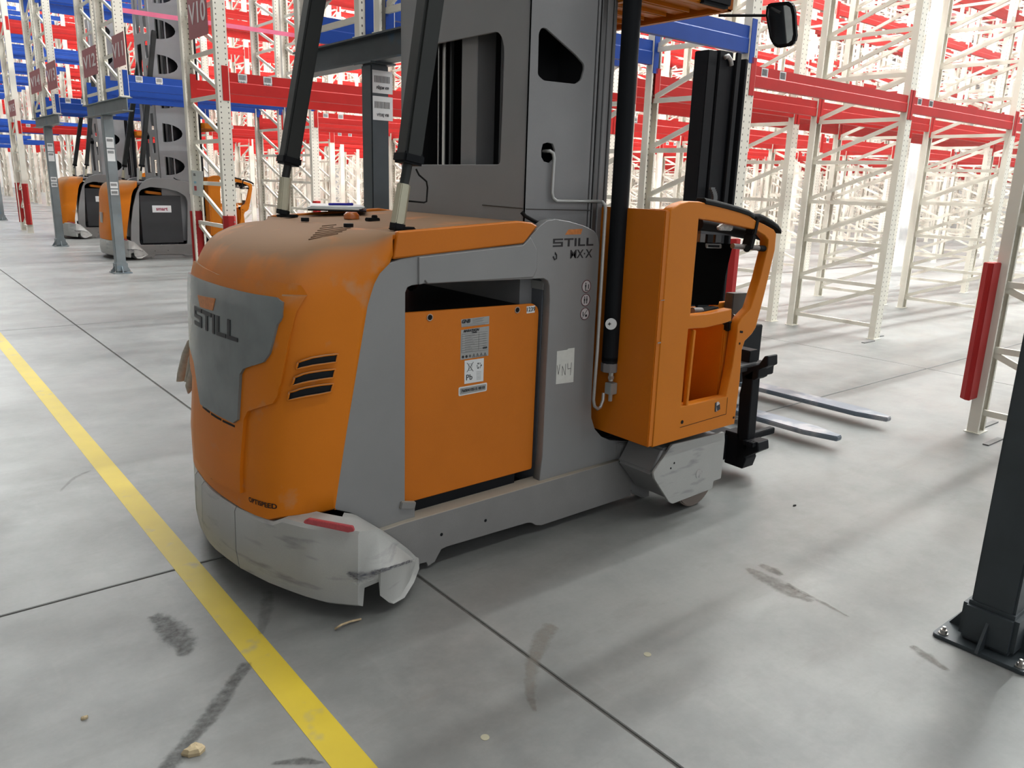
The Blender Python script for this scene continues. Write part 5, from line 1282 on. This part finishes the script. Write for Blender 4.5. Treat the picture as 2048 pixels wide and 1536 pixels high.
# ------------------------------------------------------------ the two trucks parked in the farther aisles
def copy_part(o, parent):
    c_ = o.copy(); COL.objects.link(c_); c_.parent = parent
    for ch_ in o.children: copy_part(ch_, c_)
    return c_
SKIP = ('hood_door', 'badge_panel', 'lower_slot', 'lettering', 'louvre', 'side_frame', 'lock_bar', 'cover_skirt', 'top_cover', 'battery', 'mast_back_plate', 'mast_side_plate', 'amber', 'rubber_stop', 'latch', 'loose_wire', 'frame_', 'fork', 'turret', 'mast_channel', 'guide_', 'cable_chain', 'rack_tooth', 'foot_bar', 'mirror', 'vent_rib', 'hydraulic', 'adjuster', 'bay_bulkhead', 'bracket')
OFF = Vector((2.37, 12.75, 0))
t2 = thing('order_picker_truck', ORI, 'orange truck with black battery in the second aisle, the nearer parked one', 'forklift')
for ch_ in list(truck.children):
    if not ch_.name.startswith(SKIP): copy_part(ch_, t2)
YQ = YS + OFF.y
def LXZ(pts): return [(a - OFF.x, z_) for a, z_ in XZ(pts, YQ)]
sfr = LXZ([(262, 500), (262, 450), (266, 415), (272, 388), (280, 370), (292, 359), (310, 355), (340, 357), (370, 363), (400, 374), (412, 385), (414, 522), (283, 522), (262, 514)])
hol = LXZ([(279, 480), (278, 384), (283, 379), (300, 374), (330, 377), (355, 383), (370, 392), (375, 402), (375, 488), (281, 490)])
for yf in (YS - .004, 2 * YC - YS - .045): plateY('side_frame', SILVER, t2, [smooth_poly(sfr, .05), smooth_poly(hol, .03)], yf, .045, .003)
bb = LXZ([(278, 391), (362, 394), (363, 484), (284, 487)])
x0, x1 = bb[0][0], bb[1][0]; z0, z1 = bb[3][1], bb[0][1]
b = MB(); b.box(x0 + .01, x1, YS + .03, 2 * YC - YS - .05, z0, z1); bq = b.build('battery', DARKB, t2, bevel=.006)
b = MB(); q = LXZ([(305, 411), (343, 413), (343, 427), (306, 425)]); sx0, sx1, sz0, sz1 = q[0][0], q[1][0], q[3][1], q[0][1]
b.box(sx0, sx1, YS + .0285, YS + .030, sz0, sz1); lq = b.build('name_label', WHITE, bq)
me = text_mesh('smart', .085, bold=.003); me.transform(frame_matrix(Vector(((sx0 + sx1) / 2, YS + .0278, (sz0 + sz1) / 2)), VX, VZ)); link_mesh('lettering', me, PURPLE, lq)
for q in ([(288, 489), (305, 488), (305, 494), (288, 494)], [(308, 488), (322, 488), (322, 494), (308, 494)], [(325, 487), (350, 486), (352, 492), (325, 493)]):
    q = LXZ(q); b = MB(); b.box(q[0][0], q[1][0], YS + .01, YS + .05, q[2][1], q[0][1]); b.build('roller_pocket', BLACK, t2)
b = MB(); b.box(1.45, 2.3, YC, YC + .03, .25, 1.25); b.build('bay_wall', BLACK, t2)
b = MB(); b.bar((1.62, YS + .1, 1.17), (1.9, YS + .15, 1.14), .08, .05); b.build('cable_hook', cabm, t2, bevel=.01)
b = MB(); b.box(1.43, 2.3, YS + .02, 2 * YC - YS - .02, 1.30, 1.34); b.build('top_cover', MASTM, t2, bevel=.02)
# mast plates with a ladder of arched windows
def arch(y0, y1, z0, h, n=10):
    out = [(y1, z0)] ; cy0 = y1
    for k in range(n + 1):
        a = math.pi * k / n; out.append((y1 - (y1 - y0) * math.sin(a) * 1.0, z0 + h / 2 - math.cos(a) * h / 2))
    return out
XB = 1.90
arches = [[(XB + .10 + .34 * math.sin(math.pi * k / 10), z0 + .16 - .16 * math.cos(math.pi * k / 10)) for k in range(11)] for z0 in [1.47 + .57 * j for j in range(6)]]
for yf in (YM, 2 * YC - YM - .012): plateY('mast_side_plate', MASTM, t2, [[(XB, 1.1), (XB + .56, 1.1), (XB + .56, 4.7), (XB, 4.7)]] + arches, yf, .012, 0)
sq = [[(YM + .16, z0), (YM + .33, z0), (YM + .33, z0 + .28), (YM + .16, z0 + .28)] for z0 in [1.45 + .40 * j for j in range(8)]] + [[(YM + .55, z0), (YM + .82, z0), (YM + .82, z0 + .62), (YM + .55, z0 + .62)] for z0 in [1.5 + .8 * j for j in range(4)]]
plateX('mast_back_plate', MASTM, t2, [[(YM, 1.2), (2 * YC - YM, 1.2), (2 * YC - YM, 4.7), (YM, 4.7)]] + sq, XB, .012, 0)
b = MB(); b.bar((XB - .02, YM + .5, 2.12), (XB - .02, YM + .62, 2.2), .10, .08); b.build('camera_box', BLACK, t2, bevel=.01)
b = MB(); b.box(.945, .965, YH - .10, YH + .05, .62, .80); b.build('emblem_plate', GREYLAB, t2)
for yy in (YC + .45, YC - .47):
    b = MB(); b.tube([(1.53, yy, 1.36), (1.54, yy, 1.58)], .022, 8); b.build('adjuster_bar', PIPE, t2, smooth=True)
t3 = thing('order_picker_truck', ORI, 'orange truck with black battery in the third aisle, farthest one at left', 'forklift')
for ch_ in list(t2.children): copy_part(ch_, t3)
t2.location = ORI + OFF
t3.location = ORI + OFF + Vector((.12, 4.95, 0))
truck['label'] = 'orange and grey high-rack forklift with orange battery, large in the foreground'
